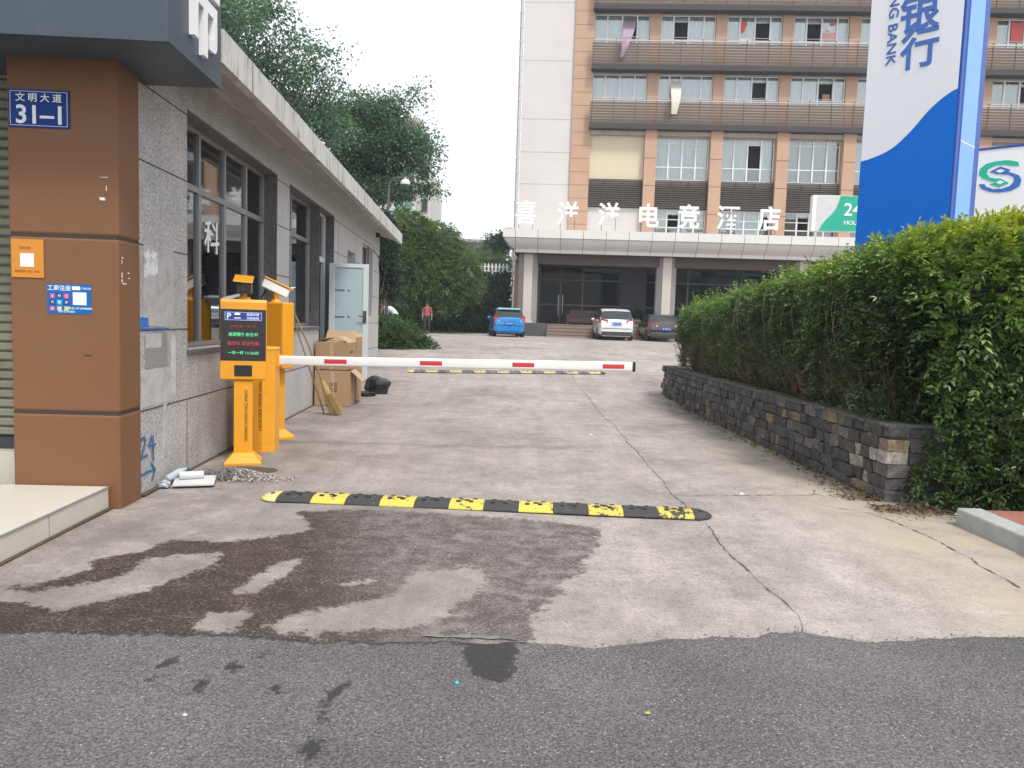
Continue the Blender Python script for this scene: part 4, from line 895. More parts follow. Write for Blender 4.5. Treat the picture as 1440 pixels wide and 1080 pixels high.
B1 = [(0.19, 5.39), (0.25, 5.28), (0.44, 5.19), (0.64, 5.16), (0.89, 5.19), (1.06, 5.29), (1.09, 5.43), (1.04, 5.55), (0.88, 5.63), (0.81, 5.65), (0.84, 5.71), (0.62, 5.80), (0.40, 5.69), (0.53, 5.63), (0.66, 5.61), (0.81, 5.59), (0.92, 5.52), (0.94, 5.42), (0.86, 5.31), (0.69, 5.25), (0.51, 5.25), (0.35, 5.32), (0.31, 5.39)]
em = MB().prism([(x, z-.4) for x, z in G1], 1, -.012, -.001, 0).prism([(x, z-.4) for x, z in B1], 1, -.014, -.001, 1)
em.prism([(.55, 5.41-.4), (.64, 5.36-.4), (.73, 5.41-.4), (.64, 5.46-.4)], 1, -.017, -.013, 2).prism([(.53, 5.69-.4), (.63, 5.64-.4), (.73, 5.69-.4), (.63, 5.74-.4)], 1, -.019, -.015, 2)
part(bb, 'emblem', em, [plain('emblem_green', (0.0, .40, .27), .4), plain('emblem_blue', (.015, .12, .42), .4), M['bank_white']])

# ---------------------------------------------------------------- parking terminals and barrier (yellow)
def terminal_base(par, pw=.18, pd=.14, zt=.86):
    fl = MB(); a, c = .178, .16
    fl.add([(-a, -c, 0), (a, -c, 0), (a, c, 0), (-a, c, 0), (-a, -c, .03), (a, -c, .03), (a, c, .03), (-a, c, .03), (-pw/2, -pd/2, .125), (pw/2, -pd/2, .125), (pw/2, pd/2, .125), (-pw/2, pd/2, .125)],
           [(0, 3, 2, 1)] + [(i, (i+1) % 4, 4+(i+1) % 4, 4+i) for i in range(4)] + [(4+i, 4+(i+1) % 4, 8+(i+1) % 4, 8+i) for i in range(4)] + [(8, 9, 10, 11)])
    part(par, 'base_flare', fl, M['yellow'], bevel=.006)
    part(par, 'post', MB().box(-pw/2, pw/2, -pd/2, pd/2, .122, zt), M['yellow'], bevel=.006)
def led_line(par, name, body, z, mat, sz=.05, sx=.8, x=0):
    part(par, name, text_mb(body, sz, .001, 0, face_front(x, -.1022, z), sx=sx), mat)
t1 = thing('parking_terminal', 'yellow parking terminal with a lit black display panel facing the street', 'parking terminal', 'W', (-2.735, 7.80, 0), rz=rad(16))
terminal_base(t1)
part(t1, 'cabinet_box', MB().prism([(-.085, .865), (-.095, .875), (-.095, 1.645), (-.075, 1.675), (.085, 1.675), (.085, .865)], 0, -.220, .220), M['yellow'], bevel=.008)
part(t1, 'display', MB().box(-.216, .216, -.0985, -.0955, 1.06, 1.575), M['screen'], bevel=.001)
hdp = part(t1, 'display_header', MB().box(-.178, .178, -.1005, -.0986, 1.462, 1.548), M['led_blue'])
tx = text_mb('P', .085, .001, .004, face_front(-.135, -.1008, 1.505)); text_mb('高清车牌', .030, .001, .003, face_front(.09, -.1008, 1.524), mb=tx, sx=1.0); text_mb('识别系统', .030, .001, .003, face_front(.09, -.1008, 1.487), mb=tx)
tx.box(-.085, -.03, -.1015, -.1006, 1.518, 1.530).box(-.075, -.04, -.1015, -.1006, 1.530, 1.538).box(-.085, -.025, -.1015, -.1006, 1.483, 1.491)
for (a0, a1, c0, c1) in ((-.174, .174, 1.4655, 1.468), (-.174, .174, 1.542, 1.5445), (-.174, -.172, 1.468, 1.542), (.172, .174, 1.468, 1.542)): tx.box(a0, a1, -.1015, -.1006, c0, c1)
part(hdp, 'lettering', tx, M['led_white'])
led_line(t1, 'led_text', '车牌识别 一车一杆', 1.405, M['red_film'], .030, 1.0); led_line(t1, 'led_text', '减速慢行 余位:97', 1.325, M['led_green'], .040, .95)
led_line(t1, 'led_text', '临时车 欢迎光临', 1.235, M['led_red'], .042, 1.0); led_line(t1, 'led_text', '一车一杆 11:16:50', 1.140, M['led_green'], .040, .95)
part(t1, 'card_reader', MB().box(-.085, .085, -.103, -.0952, .905, 1.015), M['black'], bevel=.012)
def vtext(body, size, x, y, z, sx): return text_mb(body, size, .0015, .004, Matrix.Translation((x, y, z)) @ Matrix.Rotation(rad(90), 4, 'X') @ Matrix.Rotation(rad(-90), 4, 'Z'), sx=sx)
part(t1, 'lettering', vtext('CHINA TIAN XIANG PARKING', .043, .028, -.0706, .50, .90), M['letter_black'])
def camera_unit(par, x, y, z, axis_rot, tilt, M2):
    k = MB(); 
    return k
# terminal 1 camera: dark front towards the street under a tilted yellow hood
cu = MB().box(-.072, .072, -.10, .16, 1.735, 1.835)
cmr = part(t1, 'camera', cu, M['black'], bevel=.008)
part(cmr, 'lens', MB().cone((0, -.10, 1.785), (0, -.115, 1.785), .034, .030, 16).cone((0, -.115, 1.785), (0, -.117, 1.785), .018, .016, 12), M['screen'], smooth=40)
hood = MB(); hood.add([(-.098, -.15, 1.842), (.088, -.15, 1.832), (.088, .16, 1.905), (-.098, .16, 1.915), (-.098, -.15, 1.858), (.088, -.15, 1.848), (.088, .16, 1.921), (-.098, .16, 1.931)], [(0, 3, 2, 1), (4, 5, 6, 7), (0, 1, 5, 4), (1, 2, 6, 5), (2, 3, 7, 6), (3, 0, 4, 7)])
part(cmr, 'hood', hood, M['yellow'], bevel=.006)
part(t1, 'camera_mount', MB().cone((0, .02, 1.672), (0, .02, 1.70), .07, .055, 12).cone((0, .02, 1.70), (0, .02, 1.74), .028, .028, 10), M['yellow'], smooth=40)
part(t1, 'bracket', MB().obox((-.12, .0, 1.695), (.17, .012, .03), M=Matrix.Rotation(rad(-18), 3, 'Y')), M['chrome'])
t2 = thing('parking_terminal', 'yellow parking terminal behind the barrier cabinet, turned away, with a white camera under its hood', 'parking terminal', 'W', (-2.91, 9.42, 0), rz=rad(-30))
terminal_base(t2)
part(t2, 'cabinet_box', MB().box(-.21, .21, -.085, .10, .87, 1.68), M['yellow'], bevel=.022)
part(t2, 'service_door', MB().box(-.185, .185, -.088, -.0845, .90, 1.60), M['yellow'], bevel=.003)
R2 = Matrix.Rotation(rad(-62), 3, 'Z') @ Matrix.Rotation(rad(24), 3, 'X')
fV = (Matrix.Rotation(rad(30), 3, 'Z') @ Vector((-.80, -.46, .40))).normalized(); sV = fV.cross(Vector((0, 0, 1))).normalized(); RM = Matrix((sV, fV, sV.cross(fV))).transposed(); c0 = Vector((.0, -.02, 1.85))
cm2 = part(t2, 'camera', MB().obox(tuple(c0), (.11, .33, .105), M=RM), M['white_paint'], bevel=.008)
part(cm2, 'hood', MB().obox(tuple(c0 + RM @ Vector((0, -.01, .067))), (.14, .37, .02), M=RM), M['yellow'], bevel=.005)
part(cm2, 'front_glass', MB().obox(tuple(c0 + RM @ Vector((0, .171, 0))), (.10, .012, .098), M=RM).obox(tuple(c0 + RM @ Vector((0, .181, 0))), (.045, .012, .045), M=RM), [M['alu']], bevel=.003)
part(t2, 'camera_mount', MB().cone((0, 0, 1.678), (0, 0, 1.71), .07, .055, 12).cone((0, 0, 1.71), (.0, -.02, 1.81), .032, .032, 10), M['yellow'], smooth=40)
part(t2, 'cable', MB().tube([(-.1, -.05, 1.83), (-.16, -.09, 1.74), (-.14, -.09, 1.66)], .010, 6), M['black_matt'], smooth=60)
bg_ = thing('barrier_gate', 'yellow barrier gate with a closed white arm with red bands across the lane', 'barrier', 'W', (-2.80, 8.62, 0)); bg_.location.x -= .05
pl_ = [(-2.985, 8.43), (-2.70, 8.43), (-2.59, 8.53), (-2.59, 8.70), (-2.68, 8.80), (-2.985, 8.80)]
part(bg_, 'cabinet', MB().prism(pl_, 2, .0, 1.14), M['yellow'], bevel=.006)
def inset(pts, k): 
    c = (sum(p[0] for p in pts)/len(pts), sum(p[1] for p in pts)/len(pts)); return [(c[0]+(p[0]-c[0])*k, c[1]+(p[1]-c[1])*k) for p in pts]
tp = MB(); a_, b_ = inset(pl_, 1.03), inset(pl_, .93)
tp.add([(x, y, 1.14) for x, y in a_]+[(x, y, 1.152) for x, y in a_]+[(x, y, 1.172) for x, y in b_], [(0, 1, 2, 3, 4, 5)[::-1]]+[(i, (i+1) % 6, 6+(i+1) % 6, 6+i) for i in range(6)]+[(6+i, 6+(i+1) % 6, 12+(i+1) % 6, 12+i) for i in range(6)]+[(12, 13, 14, 15, 16, 17)])
part(bg_, 'cabinet_top', tp, M['yellow'], bevel=.004)
part(bg_, 'plinth', MB().prism(inset(pl_, 1.012), 2, -.01, .055), M['yellow'], bevel=.004)
part(bg_, 'cabinet_door', MB().box(-2.968, -2.712, 8.4265, 8.4295, .10, 1.08), M['yellow'], bevel=.002)
lt = vtext('TIAN XIANG INDUSTRY', .052, -2.722, 8.4258, .52, 1.0); part(bg_, 'lettering', lt, M['letter_black'])
ar = MB(); P0, P1 = Vector((-2.60, 8.62, 1.018)), Vector((1.46, 8.86, 1.066)); dA = (P1-P0)/(P1-P0).length
def arm_piece(mb, a, c, h, d, rr_=.010, n=14):
    "rounded flat tube section of the boom between distances a and c"
    q = dA.to_track_quat('X', 'Z').to_matrix(); k = len(mb.v); pr = []
    for i in range(n*2):
        t = 2*math.pi*i/(n*2); ct, st_ = math.cos(t), math.sin(t); e = .55
        pr.append((d*math.copysign(abs(ct)**e, ct), h*math.copysign(abs(st_)**e, st_)))
    vs = [P0 + dA*s + q @ Vector((0, y, z)) for s in (a, c) for y, z in pr]; m_ = len(pr)
    mb.add(vs, [tuple(range(m_))[::-1], tuple(range(m_, 2*m_))]+[(i, (i+1) % m_, m_+(i+1) % m_, m_+i) for i in range(m_)]); return mb
LA = (P1-P0).length
arm = part(bg_, 'barrier_arm', arm_piece(MB(), 0, LA-.03, .054, .026), M['white_paint'], smooth=30)
for s in (.48, 1.55, 2.60, 3.64): part(arm, 'red_band', arm_piece(MB(), s+.05, s+.30, .040, .0270), M['red_film'], smooth=30)
part(arm, 'end_cap', arm_piece(MB(), LA-.031, LA+.004, .0565, .029), M['black_matt'], smooth=30)
part(bg_, 'arm_clamp', MB().box(-2.69, -2.565, 8.585, 8.655, .945, 1.09), M['yellow'], bevel=.008)

# ---------------------------------------------------------------- speed bumps
def worn(name, col, under, lvl, sc_=9):
    m, nt, bs, N, L = nodes_mat(name); co = coords(nt)
    f = ramp(nt, noise(nt, sc_, 8, .68, co), [(lvl, 0.0), (lvl+.035, 1.0)]); g = noise(nt, 60, 5, .7, co)
    c = mixc(nt, f, tuple(x for x in col), under); c = mixc(nt, 1.0, c, ramp(nt, g, [(.3, .75), (.7, 1.12)]), 'MULTIPLY')
    L.new(c, bs.inputs['Base Color']); bs.inputs['Roughness'].default_value = .75; bump(nt, g, .35, .006, bs); return m
YB = [worn('yellow_rubber', (.58, .50, .085), (.10, .085, .05), .565, 11), worn('worn_yellow_rubber', (.56, .47, .09), (.055, .05, .045), .525, 14), worn('pale_yellow_cap', (.62, .57, .22), (.25, .21, .1), .66)]
YB.append(worn('dusty_yellow_rubber', (.50, .45, .20), (.24, .22, .17), .55, 12)); BD = worn('dusty_black_rubber', (.10, .095, .09), (.19, .18, .165), .50)
BB = worn('black_rubber', (.043, .042, .043), (.095, .09, .085), .60)
def bump_strip(label, p0, p1, nseg, first_yellow, worn_from, dep, ht, dusty=False):
    p0, p1 = Vector(p0), Vector(p1); d = (p1-p0); Lg = d.length; yaw = math.atan2(d.y, d.x); mid = (p0+p1)/2
    t = thing('speed_bump', label, 'speed bump', 'W', tuple(p0), 'speed bumps across the lane', rz=0)
    BASE[t.name] = (0, 0, 0); t.rotation_euler = (0, -math.asin(d.z/Lg), yaw)
    cap = .16; sl_ = (Lg-2*cap)/nseg; prof = [(-dep, 0.002), (-dep*.97, .014), (-dep*.62, ht*.82), (-dep*.3, ht), (dep*.3, ht), (dep*.62, ht*.82), (dep*.97, .014), (dep, 0.002)]
    for i in range(nseg):
        x0 = cap+i*sl_; yel = (i % 2 == 0) == first_yellow
        mb = MB().prism(prof, 0, x0+.0015, x0+sl_-.0015)
        mt = (YB[1] if i >= worn_from else YB[0]) if yel else BB
        if dusty: mt = YB[3] if yel else BD
        sg_ = part(t, 'bump_segment', mb, mt, bevel=.003)
        st_ = MB()
        for (fx_, fy_) in ((.25, -.30), (.28, .38), (.72, .36), (.62, -.28)):
            st_.obox((x0+sl_*fx_, dep*fy_, ht+.002 if abs(fy_) < .31 else ht*.94), (.034, .030, .012))
        st_.cone((x0+sl_*.5, 0, ht-.004), (x0+sl_*.5, 0, ht+.005), .03, .022, 10)
        part(sg_, 'stud', st_, M['black_matt'])
    for e, sgn in ((cap, -1), (Lg-cap, 1)):
        mb = MB(); rings = []
        for k in range(7):
            f = k/6; s_ = math.sqrt(max(0, 1-f*f*.97)); x = e+sgn*cap*f; rings.append([(x, y*s_, .002+(z-.002)*s_) for y, z in prof])
        for r_ in rings: mb.add(r_, [])
        n_ = len(prof)
        for k in range(6): mb.f += [(k*n_+i, k*n_+i+1, (k+1)*n_+i+1, (k+1)*n_+i) for i in range(n_-1)]; mb.m += [0]*(n_-1)
        mb.f.append(tuple(6*n_+i for i in range(n_))); mb.m.append(0)
        sg_ = part(t, 'end_cap', mb, YB[2] if (sgn < 0) == (not first_yellow) or sgn < 0 else BB, smooth=40)
        part(sg_, 'stud', MB().obox((e+sgn*cap*.4, -.02, ht*.93), (.03, .026, .012)), M['black_matt'])
bump_strip('worn black and yellow speed bump on the concrete in front of the barrier', (-2.06, 6.34, .008), (1.67, 6.20, .008), 12, False, 8, .155, .044)
bump_strip('worn black and yellow speed bump farther up the lane beyond the barrier arm', (-2.55, 18.5, gz(18.5)+.004), (2.35, 19.35, gz(19.35)+.004), 16, False, 6, .17, .05, True)

# ---------------------------------------------------------------- clutter along the wall
def carton(name, label, cx, cy, z, w_, d_, h_, rz, flaps, group, text=None, lean=0):
    t = thing(name, label, 'box', 'W', (cx, cy, z), group, rz=rz); th = .006
    b_ = MB().box(-w_/2, w_/2, -d_/2, -d_/2+th, 0, h_).box(-w_/2, w_/2, d_/2-th, d_/2, 0, h_).box(-w_/2, -w_/2+th, -d_/2+th, d_/2-th, 0, h_).box(w_/2-th, w_/2, -d_/2+th, d_/2-th, 0, h_).box(-w_/2+th, w_/2-th, -d_/2+th, d_/2-th, 0, th)
    part(t, 'body', b_, M['cardboard'])
    for side, ang_, ln_ in flaps:
        f = MB(); a_ = rad(ang_)
        dz, do = ln_*math.sin(a_), ln_*math.cos(a_)
        if side in 'fb':
            s_ = -1 if side == 'f' else 1; y0 = s_*d_/2
            q = [(-w_/2, y0, h_), (w_/2, y0, h_), (w_/2-.02, y0+s_*do, h_+dz), (-w_/2+.02, y0+s_*do, h_+dz)]
        else:
            s_ = -1 if side == 'l' else 1; x0 = s_*w_/2
            q = [(x0, -d_/2, h_), (x0, d_/2, h_), (x0+s_*do, d_/2-.02, h_+dz), (x0+s_*do, -d_/2+.02, h_+dz)]
        f.add(q+[(x, y, zz+.005) for x, y, zz in q], [(0, 1, 2, 3), (7, 6, 5, 4), (0, 4, 5, 1), (1, 5, 6, 2), (2, 6, 7, 3), (3, 7, 4, 0)])
        part(t, 'flap', f, M['cardboard_in'])
    part(t, 'tape', MB().box(-.03, .03, -d_/2-.0015, -d_/2-.0005, 0, h_*.96), M['cardboard_in'])
    if text: part(t, 'print_mark', text, M['letter_black'])
    return t
g_ = 'cardboard boxes beside the open door'
mk = MB()
for (x, z) in ((-.02, .36), (.05, .36), (-.02, .27), (.05, .27)):
    mk.box(x-.024, x+.024, -.2665, -.2655, z-.03, z-.024).box(x-.024, x+.024, -.2665, -.2655, z+.024, z+.03).box(x-.024, x-.018, -.2665, -.2655, z-.024, z+.024).box(x+.018, x+.024, -.2665, -.2655, z-.024, z+.024).box(x-.003, x+.003, -.2665, -.2655, z-.02, z+.015)
carton('cardboard_box', 'large brown cardboard box on the ground, lowest of the stack by the open door', -3.06, 13.25, .01, .60, .52, .60, rad(3), [('r', -42, .26)], g_, mk)
carton('cardboard_box', 'opened brown cardboard box on top of the stack by the open door', -3.06, 13.27, .622, .56, .50, .46, rad(-4), [('f', 178, .22), ('r', 150, .2), ('b', 60, .22), ('l', 160, .2)], g_, text_mb('易碎 小心', .05, .001, .004, face_right(.281, 0, .30)))
carton('cardboard_box', 'flattened brown carton leaning on the stack behind the top box', -2.95, 13.72, .05, .42, .26, 1.12, rad(-8), [('r', 155, .12), ('b', 30, .12)], g_)
def broom():
    t = thing('straw_broom', 'straw broom with a bamboo handle leaning on the granite wall', 'broom', 'W', (-2.72, 11.85, 0))
    h0, h1 = Vector((-2.90, 11.75, .50)), Vector((-3.27, 11.42, 1.58)); low = Vector((-2.72, 11.87, .02)); ax = (low-h0).normalized()
    part(t, 'handle', MB().tube([tuple(h0+ax*.12), tuple(h0), tuple(h0*.5+h1*.5+Vector((.012, 0, .01))), tuple(h1)], [.016, .017, .016, .014], 8), M['wood'], smooth=60)
    part(t, 'binding', MB().tube([tuple(h0-ax*.05), tuple(h0+ax*.05), tuple(h0+ax*.18)], [.024, .042, .058], 10), M['straw'], smooth=60)
    br = MB(); rd = random.Random(3); q = ax.to_track_quat('Z', 'Y').to_matrix()
    for i in range(420):
        a_ = rd.uniform(0, 6.28); r0 = .048*math.sqrt(rd.random()); k = 3.1*rd.uniform(.75, 1.12); l = .46*rd.uniform(.8, 1.06)
        p = h0+ax*.12+q @ Vector((r0*math.cos(a_), r0*math.sin(a_), 0)); m_ = h0+ax*(.12+l*.5)+q @ Vector((r0*k*.55*math.cos(a_), r0*k*.55*math.sin(a_), 0)); e = h0+ax*(.12+l)+q @ Vector((r0*k*math.cos(a_), r0*k*.8*math.sin(a_), 0))
        e.z = max(e.z, .012); br.tube([p, m_, e+Vector((rd.uniform(-.015, .015),)*3)], [.0022, .002, .0012], 3)
    part(t, 'bristles', br, M['straw'])
broom()
solo('bamboo_stick', 'thin bamboo stick leaning on the wall beside the straw broom', 'stick', 'W', (-3.0, 11.9, 0), MB().tube([(-2.93, 11.95, .01), (-3.13, 11.72, .8), (-3.30, 11.55, 1.45)], [.013, .012, .010], 7), M['wood'], smooth=60)
def lumpy(name, label, cat, c, r, mat, seed, amp=.25, fr=4.0, group=None, flat=.0, **kw):
    mb = MB().ball((0, 0, 0), 1, 16, 0); rr_ = np.random.default_rng(seed); P = np.array(mb.v); ks = rr_.normal(0, fr, (6, 3)); ph = rr_.random(6)*6.28
    o = sum(np.sin(P @ k+p)/(1+.35*i) for i, (k, p) in enumerate(zip(ks, ph)))/2.5
    P = P*(1+amp*o)[:, None]*np.array(r); P[:, 2] = np.maximum(P[:, 2], -r[2]*.75)+r[2]*.75
    mb.v = [tuple(p+np.array(c)) for p in P]
    return solo(name, label, cat, 'W', c, mb, mat, group=group, **kw)
lumpy('bin_bag', 'shiny black bin bag slumped behind the open door', 'bag', (-2.62, 14.95, gz(14.95)), (.25, .20, .20), M['bag'], 4, .22, 3.2, smooth=25)
lumpy('bin_bag', 'flat black plastic sheet bundle lying by the foot of the open door', 'bag', (-2.78, 14.55, gz(14.55)), (.20, .14, .05), M['bag'], 6, .3, 4, smooth=25)
# rubbish at the foot of the wall
bt = thing('plastic_bottle', 'crumpled clear plastic bottle with a teal cap at the foot of the wall', 'bottle', 'W', (-2.99, 6.80, .0))
M['clear_plastic'] = plain('clear_plastic', (.42, .46, .50), .15, var=.15, scale=30); M['teal'] = plain('teal_plastic', (.02, .22, .26), .4); M['paperwhite'] = plain('white_paper', (.56, .56, .565), .7, var=.06, scale=12)
mb = MB().lathe([(.02, 0), (.036, .012), (.036, .07), (.032, .085), (.036, .10), (.036, .16), (.014, .205), (.013, .225)], (0, 0, 0), 14)
RB = Matrix.Translation((-3.035, 6.70, .045)) @ Matrix.Rotation(rad(-28), 4, 'Z') @ Matrix.Rotation(rad(-72), 4, 'X')
part(bt, 'bottle_body', mb.xf(RB), M['clear_plastic'], smooth=50); part(bt, 'cap', MB().cone((0, 0, .222), (0, 0, .245), .017, .017, 12).xf(RB), M['teal'])
lumpy('paper_scrap', 'crumpled white plastic wrapper in front of the clear bottle', 'wrapper', (-3.005, 6.61, 0.002), (.052, .045, .032), M['clear_plastic'], 12, .35, 6, smooth=20)
bd = thing('foam_board', 'flat white board lying on the ground under the white tube', 'board', 'W', (-2.80, 6.76, .02))
RB = Matrix.Translation((-2.80, 6.75, .035)) @ Matrix.Rotation(rad(17), 4, 'Z') @ Matrix.Rotation(rad(6), 4, 'X')
part(bd, 'panel', MB().box(-.17, .17, -.13, .13, -.006, .006).xf(RB), M['paperwhite'])
part(bd, 'under_edge', MB().box(-.15, .17, -.11, .13, -.02, -.007).xf(RB), M['alu_dark'])
tb = thing('paper_tube', 'white hollow paper tube lying on the flat white board', 'tube', 'W', (-2.83, 6.82, .05))
k = MB(); n_ = 20
RB = Matrix.Translation((-2.84, 6.78, .078)) @ Matrix.Rotation(rad(24), 4, 'Z') @ Matrix.Rotation(rad(90), 4, 'Y')
for i in range(n_):
    a0_, a1_ = 2*math.pi*i/n_, 2*math.pi*(i+1)/n_
    for (r_, mi) in ((.036, 0), (.031, 1)):
        k.add([(r_*math.cos(a0_), r_*math.sin(a0_), -.10), (r_*math.cos(a1_), r_*math.sin(a1_), -.10), (r_*math.cos(a1_), r_*math.sin(a1_), .10), (r_*math.cos(a0_), r_*math.sin(a0_), .10)], [(0, 1, 2, 3)], mi)
    for z in (-.10, .10): k.add([(.031*math.cos(a0_), .031*math.sin(a0_), z), (.031*math.cos(a1_), .031*math.sin(a1_), z), (.036*math.cos(a1_), .036*math.sin(a1_), z), (.036*math.cos(a0_), .036*math.sin(a0_), z)], [(0, 1, 2, 3)], 0)
part(tb, 'tube_wall', k.xf(RB), [M['paperwhite'], M['alu_dark']], smooth=40)
def heap():
    mb = MB(); rd = random.Random(9); mats = [plain('plaster_crumbs', (.42, .38, .355), .95, var=.3, scale=40), plain('grey_fibre', (.20, .19, .175), .95, var=.4, scale=40), M['soil']]
    for i in range(900):
        a_ = rd.gauss(0, 1); c_ = rd.gauss(0, 1); x = -2.52+.19*a_; y = 7.08+.085*c_-.10*(x+2.5); h = max(0, .085*math.exp(-(a_*a_+c_*c_)/1.6))*rd.random()+.012
        s_ = rd.uniform(.006, .020); M3 = Matrix.Rotation(rd.uniform(0, 6), 3, 'Z') @ Matrix.Rotation(rd.uniform(0, 3), 3, 'X')
        mi = 0 if x > -2.56 and rd.random() < .75 else rd.choice([0, 1, 1, 2])
        mb.obox((x, y, h), (s_, s_*rd.uniform(.5, 1.4), s_*rd.uniform(.3, .8)), M=M3, mi=mi)
    for i in range(150):
        x, y = rd.gauss(-2.66, .09), rd.gauss(7.05, .06); l = rd.uniform(.04, .13); a_ = rd.uniform(0, 6.28)
        mb.tube([(x, y, .02), (x+l*.5*math.cos(a_), y+l*.4*math.sin(a_), .05+rd.random()*.05), (x+l*math.cos(a_), y+l*math.sin(a_), .02)], .0025, 3, mi=1)
    solo('rubble_heap', 'small heap of plaster crumbs and grey fibre at the foot of the display terminal', 'rubble', 'W', (-2.52, 7.05, 0), mb, mats, kind='stuff')
heap()
solo('damp_patch', None, None, 'W', (-2.5, 7.4, 0), MB().prism([(p[0], p[1]) for p in blob(50, -2.55, 7.42, .30, .20, .3, 31, rect=False)], 2, .004, .0095), M['soil'], kind='structure')
def scrap(name, label, cat, x, y, s_, mat, seed, z=None):
    r = random.Random(seed); n_ = 7; z0 = (gz(y) if z is None else z)+.004; pts = [(x+s_*(.6+.5*r.random())*math.cos(6.28*i/n_), y+s_*(.5+.4*r.random())*math.sin(6.28*i/n_)) for i in range(n_)]
    mb = MB(); mb.add([(a_, c_, z0) for a_, c_ in pts]+[(x+(a_-x)*.5, y+(c_-y)*.5, z0+s_*r.uniform(.15, .6)) for a_, c_ in pts], [tuple(range(n_))[::-1], tuple(range(n_, 2*n_))]+[(i, (i+1) % n_, n_+(i+1) % n_, n_+i) for i in range(n_)])
    solo(name, label, cat, 'W', (x, y, z0), mb, mat)
scrap('paper_scrap', 'white crumpled paper on the sandy soil below the leafy shrub', 'litter', 3.84, 6.45, .03, M['paperwhite'], 1, .02)
scrap('paper_scrap', 'small white scrap on the concrete right of the near speed bump', 'litter', 2.17, 7.05, .035, M['paperwhite'], 2)
scrap('paper_scrap', 'tiny white scrap on the asphalt at the lower left of the photo', 'litter', -1.20, 2.80, .013, M['paperwhite'], 3, .014)
scrap('bottle_cap', 'small bright cyan cap on the asphalt by the dark patch', 'litter', -0.19, 3.13, .013, plain('cyan_plastic', (.01, .42, .55), .4), 4, .014)
scrap('fallen_leaf', 'single yellow leaf lying on the grey asphalt', 'leaf', 0.58, 2.93, .014, plain('yellow_leaf', (.50, .42, .06), .6), 5, .014)
scrap('paper_scrap', 'flat white scrap on the concrete in the middle of the lane', 'litter', 1.12, 10.6, .035, M['paperwhite'], 6)
scrap('stone_flake', 'flat pale stone flake on the ground at the planter corner', 'stone', 3.72, 6.78, .085, M['kerb'], 7)
scrap('stone_flake', 'small pale mortar lump at the foot of the slate planter', 'stone', 3.28, 7.5, .06, M['kerb'], 8)

# ---------------------------------------------------------------- hotel at the end of the lane (design axes: x along the front, y depth, z height)
M['h_white'] = plain('pale_tower_cladding', (.58, .555, .535), .7, var=.05, scale=.6, dirt=((.44, .42, .40), .35), dscale=.35)
M['h_brown'] = plain('tan_tile', (.47, .30, .205), .75, var=.08, scale=1.2, dirt=((.36, .22, .15), .4), dscale=.5)
M['h_cream'] = plain('cream_wall', (.58, .51, .37), .8, var=.04, scale=.8)
M['h_span'] = plain('olive_brown_spandrel', (.39, .33, .275), .85, var=.10, scale=1.5, dirt=((.19, .15, .12), .5), dscale=.8)
M['h_slab'] = plain('dark_slab_edge', (.050, .047, .050), .8, var=.12, scale=2)
M['far_joint'] = plain('soft_grey_joint', (.40, .385, .37), .9)
M['pier_joint'] = plain('brown_joint', (.26, .16, .11), .9)
M['h_slat'] = plain('dark_brown_louvre', (.105, .075, .062), .6, var=.15, scale=3)
M['h_slat2'] = plain('grey_brown_louvre', (.13, .12, .105), .6, var=.15, scale=3)
M['h_rail'] = plain('pale_top_rail', (.42, .40, .39), .5)
M['h_frame'] = plain('white_window_frame', (.72, .73, .74), .4, var=.04)
M['h_glass'] = glassmat('pale_hotel_glass', (.90, .93, .92), .50)
M['h_curtain'] = plain('pale_room_curtain', (.80, .81, .79), .9, var=.18, scale=2.2)
M['h_curtain2'] = plain('taupe_room_curtain', (.50, .46, .43), .9, var=.22, scale=2.2)
M['h_dark'] = plain('dark_room', (.022, .022, .024), .9)
M['h_canopy'] = plain('white_aluminium_canopy', (.66, .645, .62), .42, var=.03, scale=.8, dirt=((.52, .50, .47), .4), dscale=.7)
M['h_col'] = plain('pale_marble_column', (.56, .50, .44), .5, var=.08, scale=1.5)
M['h_colside'] = plain('grey_speckled_column_side', (.27, .25, .25), .55, var=.3, scale=14)
M['h_beam'] = plain('dark_brown_fascia', (.085, .055, .05), .6, var=.08)
M['h_lobby'] = glassmat('dark_lobby_glass', (.10, .13, .14), .64)
M['h_step'] = plain('brown_stone_steps', (.27, .20, .155), .8, var=.25, scale=4)
H0 = thing('hotel', 'tan and white hotel building with louvred balconies and a white entrance canopy', 'hotel', 'H', (0, 0, .7))
TOPZ = 25.4
tw_ = MB().box(0, 3.24, 0, 14, -.2+.7, TOPZ+.8)
part(H0, 'tower', tw_, M['h_white'])
tj_ = MB()
for z in (10.3, 12.3, 14.35, 17.95, 21.5): tj_.box(.0, 3.24, -.006, .01, z-.018, z+.018)
part(H0, 'tower_joint', tj_, M['far_joint'])
pp = MB().tube([(-.10, .12, .8), (-.10, .12, TOPZ)], .055, 8).tube([(-.24, .4, .8), (-.24, .4, TOPZ)], .05, 8)
for i in range(26): pp.box(-.30, -.02, .08, .2, 2+i*.9, 2.06+i*.9)
part(H0, 'downpipe', pp, M['h_white'])
part(H0, 'tower_pier', MB().box(3.22, 4.42, -.16, 1.2, .7, TOPZ+.8), M['h_brown'])
pj_ = MB()
for i in range(22): pj_.box(3.22, 4.42, -.168, -.15, 7+.82*i-.012, 7+.82*i+.012)
part(H0, 'pier_joint', pj_, M['pier_joint'])
XE = 35.0
centers = [8.2, 12.28, 16.35, 20.4, 24.45, 28.5, 32.55]
